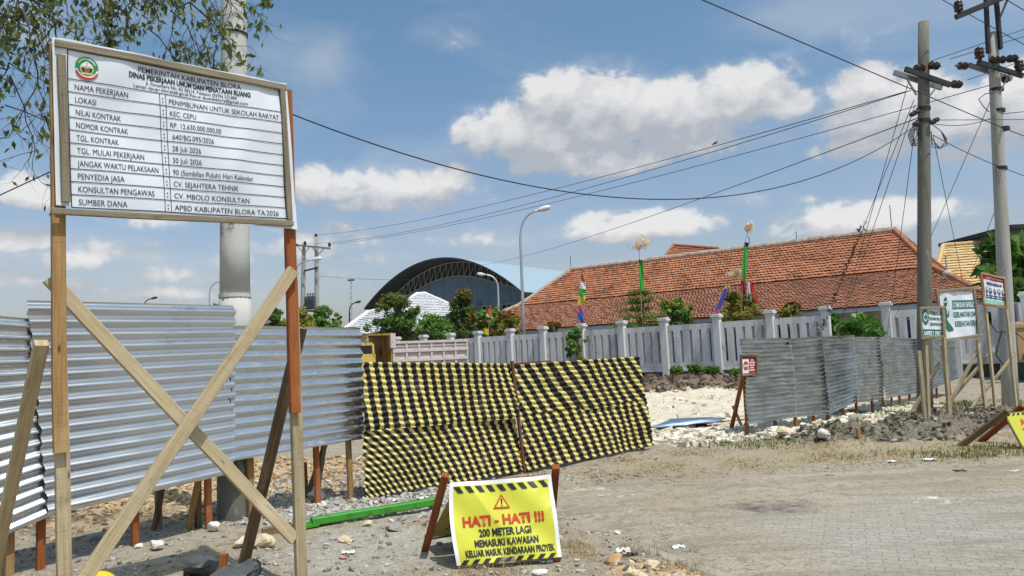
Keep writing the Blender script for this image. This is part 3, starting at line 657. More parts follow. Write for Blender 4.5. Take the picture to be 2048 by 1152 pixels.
# crossed braces and the two raking props behind
part_beam('cross_brace', PALE, sign, SBP(98, 556, -.10), SBP(588, 1078, -.05), .085, .045, upd)
part_beam('cross_brace', PALE, sign, np.array(SBP(150, 1185, .065)), SBP(586, 540, .060), .085, .045, upd)
pb = G(480, 1132); part_beam('prop', BROWN, sign, (pb[0], pb[1], -.1), SBP(603, 655, -.10), .075, .06, upd)
pl0 = SBP(106, 685, -.03) - e * .06; plb = G(-30, 1205); part_beam('prop', PALE, sign, (plb[0], plb[1], -.1), pl0, .075, .06, upd)

# ------------------------------------------------------------------ corrugated sheets
def corr_fn(p00, p10, p11, p01, amp, pitch, dent=.006, seed=0, phase=0.0, bend=0.0):
    p00, p10, p11, p01 = [np.array(p, float) for p in (p00, p10, p11, p01)]
    H0 = np.linalg.norm(p01 - p00); nrm = np.cross(p10 - p00, p01 - p00); nrm /= np.linalg.norm(nrm)
    L = np.linalg.norm(p10 - p00); rows_ = round(H0 / pitch)
    def fn(s, t):      # s along, t upward
        p = p00 * (1 - s) * (1 - t) + p10 * s * (1 - t) + p11 * s * t + p01 * (1 - s) * t
        d = amp * math.sin(2 * math.pi * (t * rows_ + phase)) + dent * float(fbm(s * L, t * H0, 1.3, 3, seed)) + bend * math.sin(math.pi * t) 
        return p - nrm * d
    return fn, L, H0, rows_
def corr_sheet(name, m, parent, p00, p10, p11, p01, amp=.011, pitch=.078, seed=0, nu=36, mfn=None, dent=.02, bend=0.0, origin=None):
    fn, L, H0, rows_ = corr_fn(p00, p10, p11, p01, amp, pitch, dent, seed, random.random(), bend)
    b = MB()
    def ragged(s, t):   # slightly uneven ends
        if s == 0 or s == 1: return fn(s + (1 if s else -1) * .004 * math.sin(t * 40 + seed), t)
        return fn(s, t)
    b.grid(ragged, nu, rows_ * 10, uvfn=lambda s, t: (s * L, t * H0))
    return b.build(name, m, parent, origin, smooth=True)

# left fence: line of stakes through the dirt
def at_depth(x, y, p0, p1):     # a point on the vertical plane through two ground points
    p0 = np.array(p0); p1 = np.array(p1); d = p1 - p0; n = np.array([d[1], -d[0], 0]); return PL(x, y, p0, n)
FA, FB = G(297, 1094), G(711, 1000)
FD = (FB - FA) / np.linalg.norm(FB - FA); FN = np.array([FD[1], -FD[0], 0])
FF = FA + FN * .035
def LF(x, y, off=0.0): return PL(x, y, FF + FN * off, FN)
lf = thing('corrugated_fence', 'bright three-sheet corrugated metal fence on wooden stakes behind the big notice board', 'fence', FA)
corr_sheet('corrugated_sheet', TIN_B, lf, LF(-70, 1108, -.02), LF(140, 1015, -.02), LF(108, 641, -.02), LF(-70, 626, -.02), seed=1, pitch=.112, amp=.0165, dent=.025)
corr_sheet('corrugated_sheet', TIN_A, lf, LF(96, 1032, .02), LF(469, 946, .02), LF(470, 611, .02), LF(55, 600, .02), seed=2, pitch=.110, amp=.0205, dent=.016)
corr_sheet('corrugated_sheet', TIN_B, lf, LF(462, 922, 0), LF(729, 877, 0), LF(722, 655, 0), LF(462, 651, 0), seed=3, pitch=.112, amp=.0165, dent=.025)
def stake_up(parent, m, x, y, top, w=.06, lean=(0, 0), off=0.0, name='stake'):
    p = GH(x, y); q = np.array([p[0] + lean[0], p[1] + lean[1], top])
    return part_beam(name, m, parent, (p[0], p[1], p[2] - .15), q, w, w * .75, FN)
LFH = [(45, 1165, TAN, 1.5), (120, 1152, RED, 1.7), (297, 1100, RED, 1.85), (440, 1063, RED, 1.9), (622, 1006, RED, 1.6), (708, 1000, TAN, 1.7), (487, 1036, TAN, 1.5)]
for (x, y, m_, top) in LFH:
    p = GH(x, y); p = p + FN * (np.dot(FA - p, FN) - .085); q = p - FN * .03
    part_beam('stake', m_, lf, (p[0], p[1], -.18), (q[0], q[1], top), .062, .045, FN)
for (x, y, tx, ty, m_) in [(306, 1060, 330, 930, BROWN), (318, 1058, 316, 980, GREYW), (372, 1058, 398, 955, TAN), (396, 1054, 396, 955, BROWN), (628, 1005, 648, 890, BROWN), (612, 985, 608, 925, RED), (608, 990, 650, 890, BROWN)]:
    p = GH(x, y); d_ = p[1] + .25; q = P(tx, ty, p[1] - .05)
    part_beam('brace', m_, lf, (p[0], p[1], p[2] - .12), q, .055, .045, FN)

# ------------------------------------------------------------------ black and yellow hazard panels
hzm, t, b = new_mat('hazard_painted_sheet')
uv = N(t, 'ShaderNodeTexCoord').outputs['UV']; sxy = N(t, 'ShaderNodeSeparateXYZ'); t.links.new(uv, sxy.inputs[0])
u_, v_ = sxy.outputs[0], sxy.outputs[1]
sp = attr(t, 'stripe')
nzs = noise(t, uv, 9, 3, .5); nzf = noise(t, uv, 40, 4, .6); nzl = noise(t, uv, 2.2, 4, .55)
st = math_node(t, 'FRACT', math_node(t, 'ADD', sp, math_node(t, 'MULTIPLY', math_node(t, 'SUBTRACT', nzs, .5), .30)))
band = math_node(t, 'ABSOLUTE', math_node(t, 'SUBTRACT', st, .5))
isy = ramp(t, math_node(t, 'ADD', band, math_node(t, 'MULTIPLY', math_node(t, 'SUBTRACT', nzl, .5), .10)), .27, .305)
yel = mixrgb(t, ramp(t, nzf, .4, .7), (0.57, 0.48, 0.15), (0.65, 0.58, 0.27)); yel = mixrgb(t, ramp(t, nzl, .55, .75), yel, (0.58, 0.45, 0.07))
blk = mixrgb(t, ramp(t, nzf, .55, .75), (0.010, 0.009, 0.008), (0.035, 0.032, 0.028))
hc = mixrgb(t, isy, blk, yel)
hc = mixrgb(t, ramp(t, noise(t, uv, 16, 5, .7, (1, 2.2, 1)), .63, .70), hc, (.05, .035, .02))
hc = mixrgb(t, math_node(t, 'MULTIPLY', ramp(t, noise(t, uv, 3.0, 6, .65), .50, .75), .38), hc, (.30, .26, .17))
hc = mixrgb(t, math_node(t, 'MULTIPLY', ramp(t, noise(t, uv, 5.0, 5, .6, (.4, 2.5, 1)), .60, .72), .75), hc, (.03, .027, .02))
t.links.new(hc, b.inputs['Base Color']); b.inputs['Roughness'].default_value = .62; b.inputs['Specular IOR Level'].default_value = .3
def hazard(label, quad, n_top, lean_top, n_low, lean_low, fan, seed, join=.49):
    p00, p10, p11, p01 = quad
    root = thing('hazard_panel', label, 'gate panel', (np.array(p00) + np.array(p10)) / 2, 'black and yellow hazard panels')
    mid0 = np.array(p00) * (1 - join) + np.array(p01) * join; mid1 = np.array(p10) * (1 - join) + np.array(p11) * join
    nrm = np.cross(np.array(p10) - np.array(p00), np.array(p01) - np.array(p00)); nrm /= np.linalg.norm(nrm)
    for (a, b2, c, d, lo) in ((p00, p10, mid1 + (0, 0, .04), mid0 + (0, 0, .04), True), (mid0 - nrm * -.014, mid1 - nrm * -.014, np.array(p11) + nrm * .014, np.array(p01) + nrm * .014, False)):
        o = corr_sheet('painted_sheet', hzm, root, a, b2, c, d, amp=.0112, pitch=.076, seed=seed + lo, nu=40, dent=.075)
        me = o.data; nv = len(me.vertices); cols_ = 41; jj, ii = np.divmod(np.arange(nv), cols_)
        s_ = ii / 40.0; tt = jj / jj.max()
        if lo: val = s_ * n_low + (tt - 1) * lean_low - fan * (1 - tt) * (1 - s_) ** 2 * 3
        else: val = s_ * n_top + (tt - 1) * lean_top + .25
        if seed > 10: val = val + .25 * np.sin(s_ * 9)
        at = me.attributes.new('stripe', 'FLOAT', 'POINT'); at.data.foreach_set('value', val.astype(np.float32))
    return root, nrm
HA, HB, HC = G(728, 1003), G(1046, 946), G(1308, 899)
def vpl(x, y, a, c, lean=0.0):
    d = np.array(c) - np.array(a); n = np.array([d[1], -d[0], 0]); return PL(x, y, a, n)
up_ = np.array([0, 0, .03])
h1, hn1 = hazard('striped black and yellow panel beside the blue-grey fence sheet, stripes fanning out low down', (HA + up_, HB + up_, vpl(1022, 727, HA, HB), vpl(727, 724, HA, HB)), 17.5, 1.1, 16.5, 1.5, 2.6, 3)
h2, hn2 = hazard('black and yellow striped corrugated panel with a rusty edge post, nearer the open entrance', (HB + up_ + (.03, 0, 0), HC + up_ * 2, vpl(1275, 713, HB, HC), vpl(1026, 729, HB, HC)), 12.5, 2.4, 15.5, 1.2, .4, 13)
RUST = mat('rusty_iron', (.14, .055, .03), .9, layers=[(14, ONE, (.06, .03, .02), .5, .7, 4)])
bq = MB()
for (a, c, nrm_) in ((HA, vpl(727, 724, HA, HB), hn1),): pass
b_ = MB(); b_.beam(np.array(HB) + hn2 * .02 + (0.01, 0, -.03), vpl(1022, 722, HA, HB) + hn2 * .02, .035, .035); b_.build('edge_post', RUST, h2)
b_ = MB(); b_.beam(vpl(1026, 728, HB, HC) + hn2 * .012, vpl(1100, 722, HB, HC) + hn2 * .012, .03, .02); b_.build('top_rail', RUST, h2)
for (A_, B_, root_, nn_) in ((HA, HB, h1, hn1), (HB, HC, h2, hn2)):
    for s_ in (.06, .5, .94):
        q = np.array(A_) * (1 - s_) + np.array(B_) * s_ - nn_ * .10
        part_beam('stake', RED, root_, (q[0], q[1], -.2), (q[0], q[1], 1.35), .06, .045, nn_)
    q0 = np.array(A_) * .5 + np.array(B_) * .5 - nn_ * .07
    part_beam('brace', RED, root_, (q0[0] - nn_[0] * .9, q0[1] - nn_[1] * .9, -.1), (q0[0] - nn_[0] * .03, q0[1] - nn_[1] * .03, 1.1), .06, .045, nn_)

# ------------------------------------------------------------------ fence on the far side of the entrance
rf = thing('corrugated_fence', 'dull grey corrugated metal fence on red wooden stakes, running back behind the safety signs', 'fence', G(1497, 875))
RPX = [(1485, 677, 1490, 848), (1582, 678, 1605, 833), (1660, 672, 1673, 826), (1728, 672, 1744, 803), (1800, 672, 1802, 796), (1840, 672, 1842, 790), (1885, 674, 1888, 782), (1918, 676, 1922, 772), (1962, 676, 1960, 757)]
RG = [(3.96, 13.13), (5.05, 13.85), (5.98, 14.62), (6.95, 15.5), (8.10, 16.75), (8.95, 17.75), (9.9, 18.6), (10.7, 19.3), (12.0, 20.5)]
for k in range(8):
    (x0, y0), (x1, y1) = RG[k], RG[k + 1]
    T0, T1, B0, B1 = [P(RPX[j][0 if w_ == 't' else 2], RPX[j][1 if w_ == 't' else 3], RG[j][1])[2] for j, w_ in ((k, 't'), (k + 1, 't'), (k, 'b'), (k + 1, 'b'))]
    d = np.array([x1 - x0, y1 - y0, 0]); d /= np.linalg.norm(d); n = np.array([d[1], -d[0], 0]); o_ = .018 * (-1) ** k
    T1 += random.uniform(-.03, .03); B1 += random.uniform(-.03, .03)
    a, b2 = np.array([x0, y0, 0]) - d * .05 + n * o_, np.array([x1, y1, 0]) + d * .05 + n * o_
    corr_sheet('corrugated_sheet', TIN_C, rf, a + (0, 0, B0), b2 + (0, 0, B1), b2 + (0, 0, T1), a + (0, 0, T0), seed=40 + k, nu=24, amp=.0145, pitch=.076, dent=.06)
nst = 0
for k in range(8):
    (x0, y0), (x1, y1) = RG[k], RG[k + 1]; d = np.array([x1 - x0, y1 - y0, 0]); d /= np.linalg.norm(d); n = np.array([d[1], -d[0], 0])
    for s_ in ((.06, .62) if k < 6 else (.1, .6)):
        q = np.array([x0, y0, 0]) * (1 - s_) + np.array([x1, y1, 0]) * s_ - n * .06
        gz = hgt(q[0], q[1])
        part_beam('stake', RED, rf, (q[0] + random.uniform(-.04, .04), q[1], gz - .2), (q[0], q[1], 1.2), .06, .045, n)
        if k < 4 and s_ > .5: part_beam('brace', RED if k % 2 else BROWN, rf, (q[0] - n[0] * .8, q[1] - n[1] * .8, gz - .1), (q[0] - n[0] * .04, q[1] - n[1] * .04, 1.0), .05, .04, n)
q = np.array([3.96, 13.13, 0]); pq = G(1458, 862); part_beam('brace', RED, rf, (pq[0], pq[1], -.1), (q[0] + .02, q[1] + .12, 1.05), .065, .05, (0, 1, 0))
pq2 = G(1488, 858); part_beam('brace', BROWN, rf, (pq2[0] + .05, pq2[1] + .2, -.05), P(1466, 812, pq2[1] + .1), .05, .04, (0, 1, 0))

# small stop sign nailed on the fence end
d = np.array([1.09, .72, 0]); d /= np.linalg.norm(d); RN = np.array([d[1], -d[0], 0]); sp0 = np.array([3.96, 13.13, 0]) + RN * .06
def SS(x, y, o=0.0): return PL(x, y, sp0 + RN * o, RN)
ss = thing('stop_sign', 'small red stop notice in a brown wooden frame nailed to the corrugated fence end', 'sign', SS(1498, 748))
mk = sheet_fn(SS(1484, 715), SS(1512, 714), SS(1511, 745), SS(1485, 748), RN, lambda s, t: 0)
b_ = MB(); f0 = mk(0); b_.box((SS(1484, 715) + SS(1511, 745)) / 2 - RN * .008, (np.linalg.norm(SS(1484, 715) - SS(1512, 714)), .012, np.linalg.norm(SS(1484, 715) - SS(1485, 748))), (d, RN, (0, 0, 1)), 0)
f1, f2, f3 = mk(.003), mk(.006), mk(.009)
put_rect(b_, f1, .02, .10, .46, .97, 1, 1)
put_poly(b_, f2, [(.24 + .19 * math.cos(R(22.5 + 45 * k)), .52 - .30 * math.sin(R(22.5 + 45 * k))) for k in range(8)], 0)
put_text(b_, f3, 'STOP', .08, .40, .45, .60, 1, .05)
for k, (s0, s1, t0) in enumerate(((.62, .80, .14), (.52, .94, .30), (.55, .92, .46), (.60, .85, .62), (.52, .94, .78))):   # lines of white print too small to read in the photo
    for j in range(5): put_rect(b_, f1, s0 + (s1 - s0) * j / 5, t0, s0 + (s1 - s0) * (j + .75) / 5, t0 + .085, 1, 1)
b_.build('sign_face', [CRIM, WHT_INK], ss)
for (a, c) in (((1481, 712), (1515, 711)), ((1483, 750), (1514, 747)), ((1482, 712), (1483, 750)), ((1513, 711), (1513, 748))):
    part_beam('frame_batten', BROWN, ss, SS(*a, .012), SS(*c, .012), .036, .03, RN)

# ------------------------------------------------------------------ three safety signs on posts
def board_sign(label, face_px, depth_l, depth_r, paint, mats, posts, frame, props=(), fw=.045, fm=GREYW, wobs=.008):
    (tl, tr, br_, bl) = face_px
    A0 = P(*bl, depth_l); B0 = P(*br_, depth_r); d = B0 - A0; d[2] = 0; d /= np.linalg.norm(d); n = np.array([d[1], -d[0], 0])
    pl = lambda x, y, o=0.0: PL(x, y, A0 + n * o, n)
    base = G(*posts[0][1])
    root = thing('safety_sign', label, 'sign', base, 'safety signs by the utility poles')
    mk_ = sheet_fn(pl(*tl), pl(*tr), pl(*br_), pl(*bl), n, lambda s, t: wobs * (math.sin(7 * s + 4 * t) + .6 * math.sin(13 * s - 8 * t)) * 1.0 + wobs * .8 * math.exp(-((s - .55 + .2 * t) / .06) ** 2))
    mb_ = MB(); f0_ = mk_(0); mb_.grid(lambda a, c: f0_(a, 1 - c), 24, 20, mfn=paint[0])
    paint[1](mb_, mk_)
    mb_.build('banner', mats, root, smooth=True)
    for (a, c) in frame: part_beam('frame_batten', fm, root, pl(*a, .02), pl(*c, .02), fw, .03, n)
    for (top, foot, m_, w_) in posts:
        g_ = pl(*foot, -.05); tp = pl(*top, -.05)
        part_beam('post', m_, root, (g_[0], g_[1], g_[2] - .3), tp, w_, .045, n)
    for (top, foot, m_, dep) in props:
        g_ = P(*foot, dep); part_beam('prop', m_, root, (g_[0], g_[1], g_[2] - .12), P(*top, dep), .06, .045, n)
    return root
def paint_a(b_, mk_):
    f1, f2, f3 = mk_(.004), mk_(.008), mk_(.012)
    put_rect(b_, f1, 0, .74, 1, 1.0, 1, 8)
    put_text(b_, f2, 'SAFETY FIRST', .05, .90, .80, .94, 0, .04)
    put_disc(b_, f1, .17, .33, .155, .24, 1, n=30)
    for k in range(12):
        a = R(30 * k); put_disc(b_, f1, .17 + .155 * math.cos(a), .33 - .24 * math.sin(a), .035, .05, 1, n=6)
    put_disc(b_, f2, .17, .33, .095, .15, 0, n=24); put_rect(b_, f3, .14, .24, .20, .42, 1, 1); put_rect(b_, f3, .10, .30, .24, .36, 1, 1)
    put_text(b_, f1, 'UTAMAKAN', .36, .97, .10, .24, 1, .03); put_text(b_, f1, 'KESELAMATAN DAN', .37, .98, .31, .42, 1, .03); put_text(b_, f1, 'KESEHATAN KERJA', .38, .98, .50, .61, 1, .03)
def paint_b(b_, mk_):
    f1, f2 = mk_(.004), mk_(.008)
    put_rect(b_, f1, .33, .19, .97, .385, 1, 10)
    put_text(b_, f2, 'UTAMAKAN SHOLAT', .35, .95, .23, .345, 0, .03)
    put_text(b_, f1, 'KESELAMATAN DAN', .35, .98, .44, .56, 1, .03); put_text(b_, f1, 'KESEHATAN KERJA', .37, 1.0, .64, .76, 1, .03)
    # kneeling figure in a helmet, hands raised in prayer, printed in green
    put_poly(b_, f1, [(.08, .30), (.095, .16), (.13, .115), (.165, .14), (.18, .23), (.165, .31), (.13, .335)], 2)
    put_poly(b_, f1, [(.075, .215), (.19, .20), (.205, .225), (.075, .245)], 0)
    put_poly(b_, f1, [(.055, .36), (.12, .32), (.165, .40), (.175, .52), (.14, .60), (.06, .56), (.045, .45)], 2)
    put_poly(b_, f1, [(.10, .47), (.20, .49), (.20, .45), (.225, .40), (.235, .50), (.21, .55), (.13, .56)], 2)
    put_poly(b_, f1, [(.06, .55), (.14, .58), (.20, .66), (.29, .75), (.32, .82), (.28, .855), (.14, .855), (.11, .80), (.04, .80), (.05, .74), (.09, .72)], 2)
ICONS = [.06, .25, .44, .63, .82]
def paint_c(b_, mk_):
    f1, f2, f3 = mk_(.004), mk_(.008), mk_(.012)
    put_rect(b_, f1, 0, 0, 1, .15, 1, 8); put_rect(b_, f2, .08, .05, .92, .10, 2, 4); put_rect(b_, f1, 0, .86, 1, 1, 3, 8)
    put_text(b_, f1, 'WAJIB MENGGUNAKAN APD', .12, .84, .23, .33, 4, .05)
    put_disc(b_, f1, .93, .25, .03, .035, 4, n=8); put_rect(b_, f1, .90, .28, .96, .36, 4, 1)
    for x in ICONS:
        put_disc(b_, f1, x + .06, .54, .072, .115, 4, n=20); put_disc(b_, f2, x + .06, .53, .045, .07, 0, n=14); put_rect(b_, f3, x + .04, .52, x + .09, .58, 4, 1)
        put_rect(b_, f1, x - .02, .68, x + .14, .735, 4, 1); put_rect(b_, f1, x - .02, .76, x + .14, .815, 4, 1)
ZERO = lambda a, c: 0
sA = board_sign('small white safety sign with green gear emblem and green strip, before the mossy pole', ((1841, 614), (1884, 618), (1887, 674), (1846, 674)), 13.2, 13.42, (ZERO, paint_a), [VINYL, GRN_INK],
    [((1848, 615), (1857, 858), PALE, .07), ((1884, 618), (1899, 852), PALE, .075)], [((1838, 617), (1886, 614)), ((1842, 676), (1888, 672)), ((1840, 616), (1844, 676)), ((1884, 616), (1887, 673))],
    [((1880, 726), (1797, 855), PALE, 14.3)])
part_beam('post', PALE, sA, P(1851, 850, 13.25) + (0, 0, -.2), P(1838, 702, 13.1), .06, .045, (0, 1, 0)); part_beam('post', PALE, sA, P(1903, 848, 13.6) + (0, 0, -.2), P(1884, 692, 13.55), .055, .045, (0, 1, 0))
part_beam('stake', PALE, sA, P(1795, 857, 13.2) + (0, -.02, -.2), P(1795, 833, 13.2), .07, .05, (0, 1, 0))
sB = board_sign('tall white safety sign printed with a green kneeling figure, between the two utility poles', ((1878, 583), (1948, 583), (1955, 672), (1888, 678)), 14.0, 14.5, (ZERO, paint_b), [VINYL, TEAL_INK, GRN_INK],
    [((1884, 690), (1905, 850), TAN, .07), ((1955, 680), (1974, 838), PALE, .08)], [((1872, 582), (1952, 576)), ((1884, 682), (1964, 670)), ((1873, 582), (1887, 682)), ((1948, 580), (1958, 672))],
    [((1961, 692), (1898, 795), PALE, 14.6), ((1984, 702), (1858, 838), PALE, 14.9)], fw=.055, wobs=.012)
sC = board_sign('white safety sign with pink heading and round blue symbols, before the pale pole', ((1966, 549), (2008, 559), (2012, 612), (1970, 606)), 14.7, 15.2, (ZERO, paint_c), [VINYL, CRIM, PINK_INK, MINT, NAVY],
    [((1966, 560), (1992, 838), PALE, .07), ((2008, 570), (2032, 812), PALE, .075)], [((1962, 546), (2010, 557)), ((1966, 608), (2014, 616)), ((1962, 546), (1967, 608)), ((2008, 557), (2013, 615))],
    [((2032, 705), (1925, 825), PALE, 15.6)], fw=.045, fm=TAN)
part_beam('stake', BROWN, sC, GH(1938, 822) + (0, 0, -.05), P(1930, 800, GH(1938, 822)[1] + .1), .06, .045, (0, 1, 0))

# ------------------------------------------------------------------ yellow warning board on a trestle
fbl, fbr = G(914, 1140), G(1123, 1122)
ftl = P(899, 966, fbl[1] + .18); ftr = P(1101, 949, fbr[1] + .18)
hd = fbr - fbl; hd /= np.linalg.norm(hd); hn = np.cross(hd, (ftl - fbl)); hn /= np.linalg.norm(hn)
hs_ = thing('warning_trestle', 'yellow warning banner on a low red-brown wooden trestle at the edge of the paving', 'warning board', (fbl + fbr) / 2)
def hw(s, t): return .012 * math.sin(6 * s + 3 * t) + .009 * math.sin(12 * s - 9 * t + 1) + .006 * math.exp(-((s - .15 - .5 * t) / .03) ** 2) + .006 * math.exp(-((s + t - 1.35) / .04) ** 2) + .02 * math.exp(-((s + .02) / .10) ** 2 - ((t - .88) / .12) ** 2) + .010 * math.exp(-((s - .93 + t * .5) / .05) ** 2) * (t < .5)
_mk = sheet_fn(ftl, ftr, fbr + (0, 0, .03), fbl + (0, 0, .03), hn, hw)
def mkh(l):
    f_ = _mk(l)
    return lambda s, t: f_(s - .03 * math.sin(math.pi * t) * (1 - s) * (t > 0) + .0, t + .012 * math.sin(math.pi * s) * (1 - t) ** 3)
b_ = MB(); f0 = mkh(.02); b_.grid(lambda a, c: f0(a, 1 - c), 56, 40, mfn=lambda a, c: 1 if .0357 < a < .9643 and c < .95 else 0); f1, f2, f3 = mkh(.0225), mkh(.025), mkh(.0275)
for k in range(9):
    x0 = .035 + .93 * k / 9
    q = [(x0 + .050, .145), (x0 + .100, .145), (x0 + .058, .062), (x0 + .0, .062)]
    q = [(min(max(a, .035), .965), c) for a, c in q]
    put_poly(b_, f2, [q[3], q[2], q[1], q[0]][::-1][::-1], 2)
    q = [(x0 + .0, .998), (x0 + .052, .998), (x0 + .092, .945), (x0 + .04, .945)]
    q = [(min(max(a, .035), .965), c) for a, c in q]; put_poly(b_, f2, q[::-1], 2)
put_poly(b_, f2, [(.495, .185), (.41, .365), (.575, .365)][::-1], 3); put_poly(b_, f3, [(.494, .222), (.437, .345), (.550, .345)][::-1], 1)
f4 = mkh(.030); put_poly(b_, f4, [(.485, .245), (.490, .315), (.500, .315), (.505, .245)], 2); put_disc(b_, f4, .494, .33, .008, .010, 2, n=10)
put_text(b_, f2, 'HATI - HATI !!!', .115, .88, .435, .555, 3, .045)
put_text(b_, f2, '200 METER LAGI', .255, .745, .595, .685, 2, .035)
put_text(b_, f2, 'MEMASUKI KAWASAN', .20, .80, .72, .805, 2, .035)
put_text(b_, f2, 'KELUAR MASUK KENDARAAN PROYEK', .10, .945, .835, .915, 2, .035)
b_.build('banner', [WHT_INK, YEL_BAN, BLK_INK, RED_INK], hs_, smooth=True)
for (a, c) in ((ftl + (0, 0, -.02), ftr + (0, 0, -.02)), (fbl + (0, 0, .04), fbr + (0, 0, .04)), (ftl + hd * .03, fbl + hd * .03), (ftr - hd * .03, fbr - hd * .03)):
    part_beam('frame_batten', RED if a[2] > .3 else GREYW, hs_, a - hn * .012, c - hn * .012, .05, .035, hn)
rbl, rbr = G(846, 1100), G(1085, 1062)
part_beam('leg', RED, hs_, (rbl[0], rbl[1], -.06), P(891, 950, ftl[1] - .02), .06, .045, (0, 1, 0)); part_beam('leg', RED, hs_, (rbr[0] + .06, rbr[1], -.06), P(1112, 933, ftr[1] - .02), .06, .045, (0, 1, 0))
rbt = P(905, 985, ftl[1] + .10); rbt2 = P(1085, 968, ftr[1] + .08)
bl_, br2 = rbl + (.06, 0, .10), rbr + (-.0, 0, .10)
mkb = sheet_fn(rbt, rbt2, br2, bl_, -hn, lambda s, t: .008 * math.sin(8 * s + 5 * t))
b_ = MB(); f0 = mkb(0); b_.grid(lambda a, c: f0(a, 1 - c), 10, 8); f1 = mkb(-.003)
put_text(b_, f1, 'HATI - HATI !!!', .06, .9, .38, .52, 1, .03, True); put_text(b_, f1, 'KELUAR MASUK', .10, .9, .74, .86, 2, .03, True)
b_.build('rear_banner', [flat('pale_yellow_vinyl', (.52, .47, .14)), RED_INK, BLK_INK], hs_, smooth=True)
part_beam('frame_batten', BROWN, hs_, rbl + (.02, 0, .10), rbr + (.02, 0, .10), .045, .03, (0, 1, 0))

# second trestle at the right edge
abl = G(2046, 900); atl = P(2006, 826, abl[1] + .28); atr = atl + np.array([.52, -.20, .06]); abr = abl + np.array([.62, -.24, .0])
an = np.cross(abr - abl, atl - abl); an /= np.linalg.norm(an)
aw = thing('warning_trestle', 'leaning yellow warning board with brown raking legs beside the dark heaped earth', 'warning board', abl)
mka = sheet_fn(atl, atr, abr, abl, an, lambda s, t: 0.0); b_ = MB()
thick = np.array(an) * .03
b_.add([mka(.0)(0, 1), mka(.0)(1, 1), mka(.0)(1, 0), mka(.0)(0, 0), mka(-.03)(0, 1), mka(-.03)(1, 1), mka(-.03)(1, 0), mka(-.03)(0, 0)], [[0, 1, 2, 3], [7, 6, 5, 4], [0, 4, 5, 1], [1, 5, 6, 2], [2, 6, 7, 3], [3, 7, 4, 0]], 0)
f1, f2 = mka(.004), mka(.007)
put_rect(b_, f1, .03, .03, .97, .97, 1, 1)
for k in range(9): put_poly(b_, f2, [(.05 + .1 * k, .10), (.10 + .1 * k, .10), (.14 + .1 * k, .04), (.09 + .1 * k, .04)][::-1], 2)
put_text(b_, f2, 'AWAS !', .22, .80, .20, .36, 3, .04)
for t0, mi_, nn_ in ((.44, 3, 8), (.58, 2, 5), (.72, 2, 5), (.86, 2, 4)):     # smaller lines, unreadable at this distance
    for j in range(nn_): put_rect(b_, f2, .2 + .62 * j / nn_, t0, .2 + .62 * (j + .72) / nn_, t0 + .07, mi_, 1)
b_.build('board', [BROWN, YEL_BAN, BLK_INK, RED_INK], aw)
la = G(1908, 893); part_beam('leg', BROWN, aw, (la[0], la[1], -.06), P(2014, 822, abl[1] + .22), .08, .05, (0, 1, 0))
lb = G(1952, 882); part_beam('leg', RED, aw, (lb[0], lb[1], -.06), P(2046, 812, abl[1] + .40), .08, .05, (0, 1, 0))

# ------------------------------------------------------------------ utility poles
def pole_mesh(m, root, base, top, r0, r1, name='shaft'):
    b_ = MB(); n = 8
    pts = [np.array(base) * (1 - i / n) + np.array(top) * i / n for i in range(n + 1)]
    b_.tube(pts, [r0 + (r1 - r0) * i / n for i in range(n + 1)], 20); return b_.build(name, m, root, smooth=False if False else True)
def band(root, c, r, m=DARKST, h=.035):
    b_ = MB(); b_.lathe([(r, -h), (r + .012, -h), (r + .012, h), (r, h)], c, sides=18); return b_.build('band', m, root)
def disc_insulators(root, p0, d, n=2, r=.088):
    d = np.array(d, float); d /= np.linalg.norm(d); b_ = MB()
    for k in range(n):
        c = np.array(p0) + d * (.10 + .16 * k)
        b_.lathe([(.02, -.06), (.03, -.045), (r * .85, -.016), (r, -.004), (r, .008), (r * .5, .03), (.03, .04), (.02, .06)], c, d, 14)
    b_.tube([np.array(p0), np.array(p0) + d * (.16 * n + .12)], .018, 6)
    return b_.build('disc_insulator', BROWNC, root, smooth=True)
def pin_insulator(root, p, s=1.0):
    s = s * .66
    b_ = MB(); b_.lathe([(.05 * s, 0), (.06 * s, .05 * s), (.125 * s, .07 * s), (.13 * s, .11 * s), (.095 * s, .14 * s), (.13 * s, .17 * s), (.135 * s, .24 * s), (.10 * s, .27 * s), (.12 * s, .30 * s), (.11 * s, .35 * s), (.05 * s, .39 * s)], p, sides=14)
    return b_.build('pin_insulator', BROWNC, root, smooth=True)
def channel(name, m, root, a, c, w=.07, h=.10):
    b_ = MB(); b_.beam(a, c, w, h); return b_.build(name, m, root)

# big pole behind the notice board
bp0 = GH(472, 1030); bpt = P(467, -170, bp0[1])
bpole = thing('concrete_pole', 'thick pale round concrete pole with a dark wire band, rising behind the big notice board', 'pole', bp0)
bz = P(470, 592, bp0[1])
pole_mesh(CONC_PALE, bpole, bp0 - (0, 0, .4), bz, .180, .162); pole_mesh(CONC_SPOT, bpole, bz, bpt, .158, .125, 'upper_shaft')
b_ = MB(); b_.lathe([(.178, -.4), (.188, .05), (.186, .55), (.1795, .72), (.170, .72)], bp0, sides=20); b_.build('shaded_mossy_base', CONC_DARK, bpole, smooth=True)  # added dark sleeve: shade and moss of the pole foot put into its colour
band(bpole, P(468, 70, bp0[1]), .137, CABLE, .012); b_ = MB(); q = P(484, 66, bp0[1]) - (0, .12, 0)
b_.tube([q + (.02 * math.cos(a), -.02, .02 * math.sin(a)) for a in np.linspace(0, 9, 14)], .006, 5); b_.build('wire_twist', CABLE, bpole)
band(bpole, bz, .157, CONC_PALE, .02)

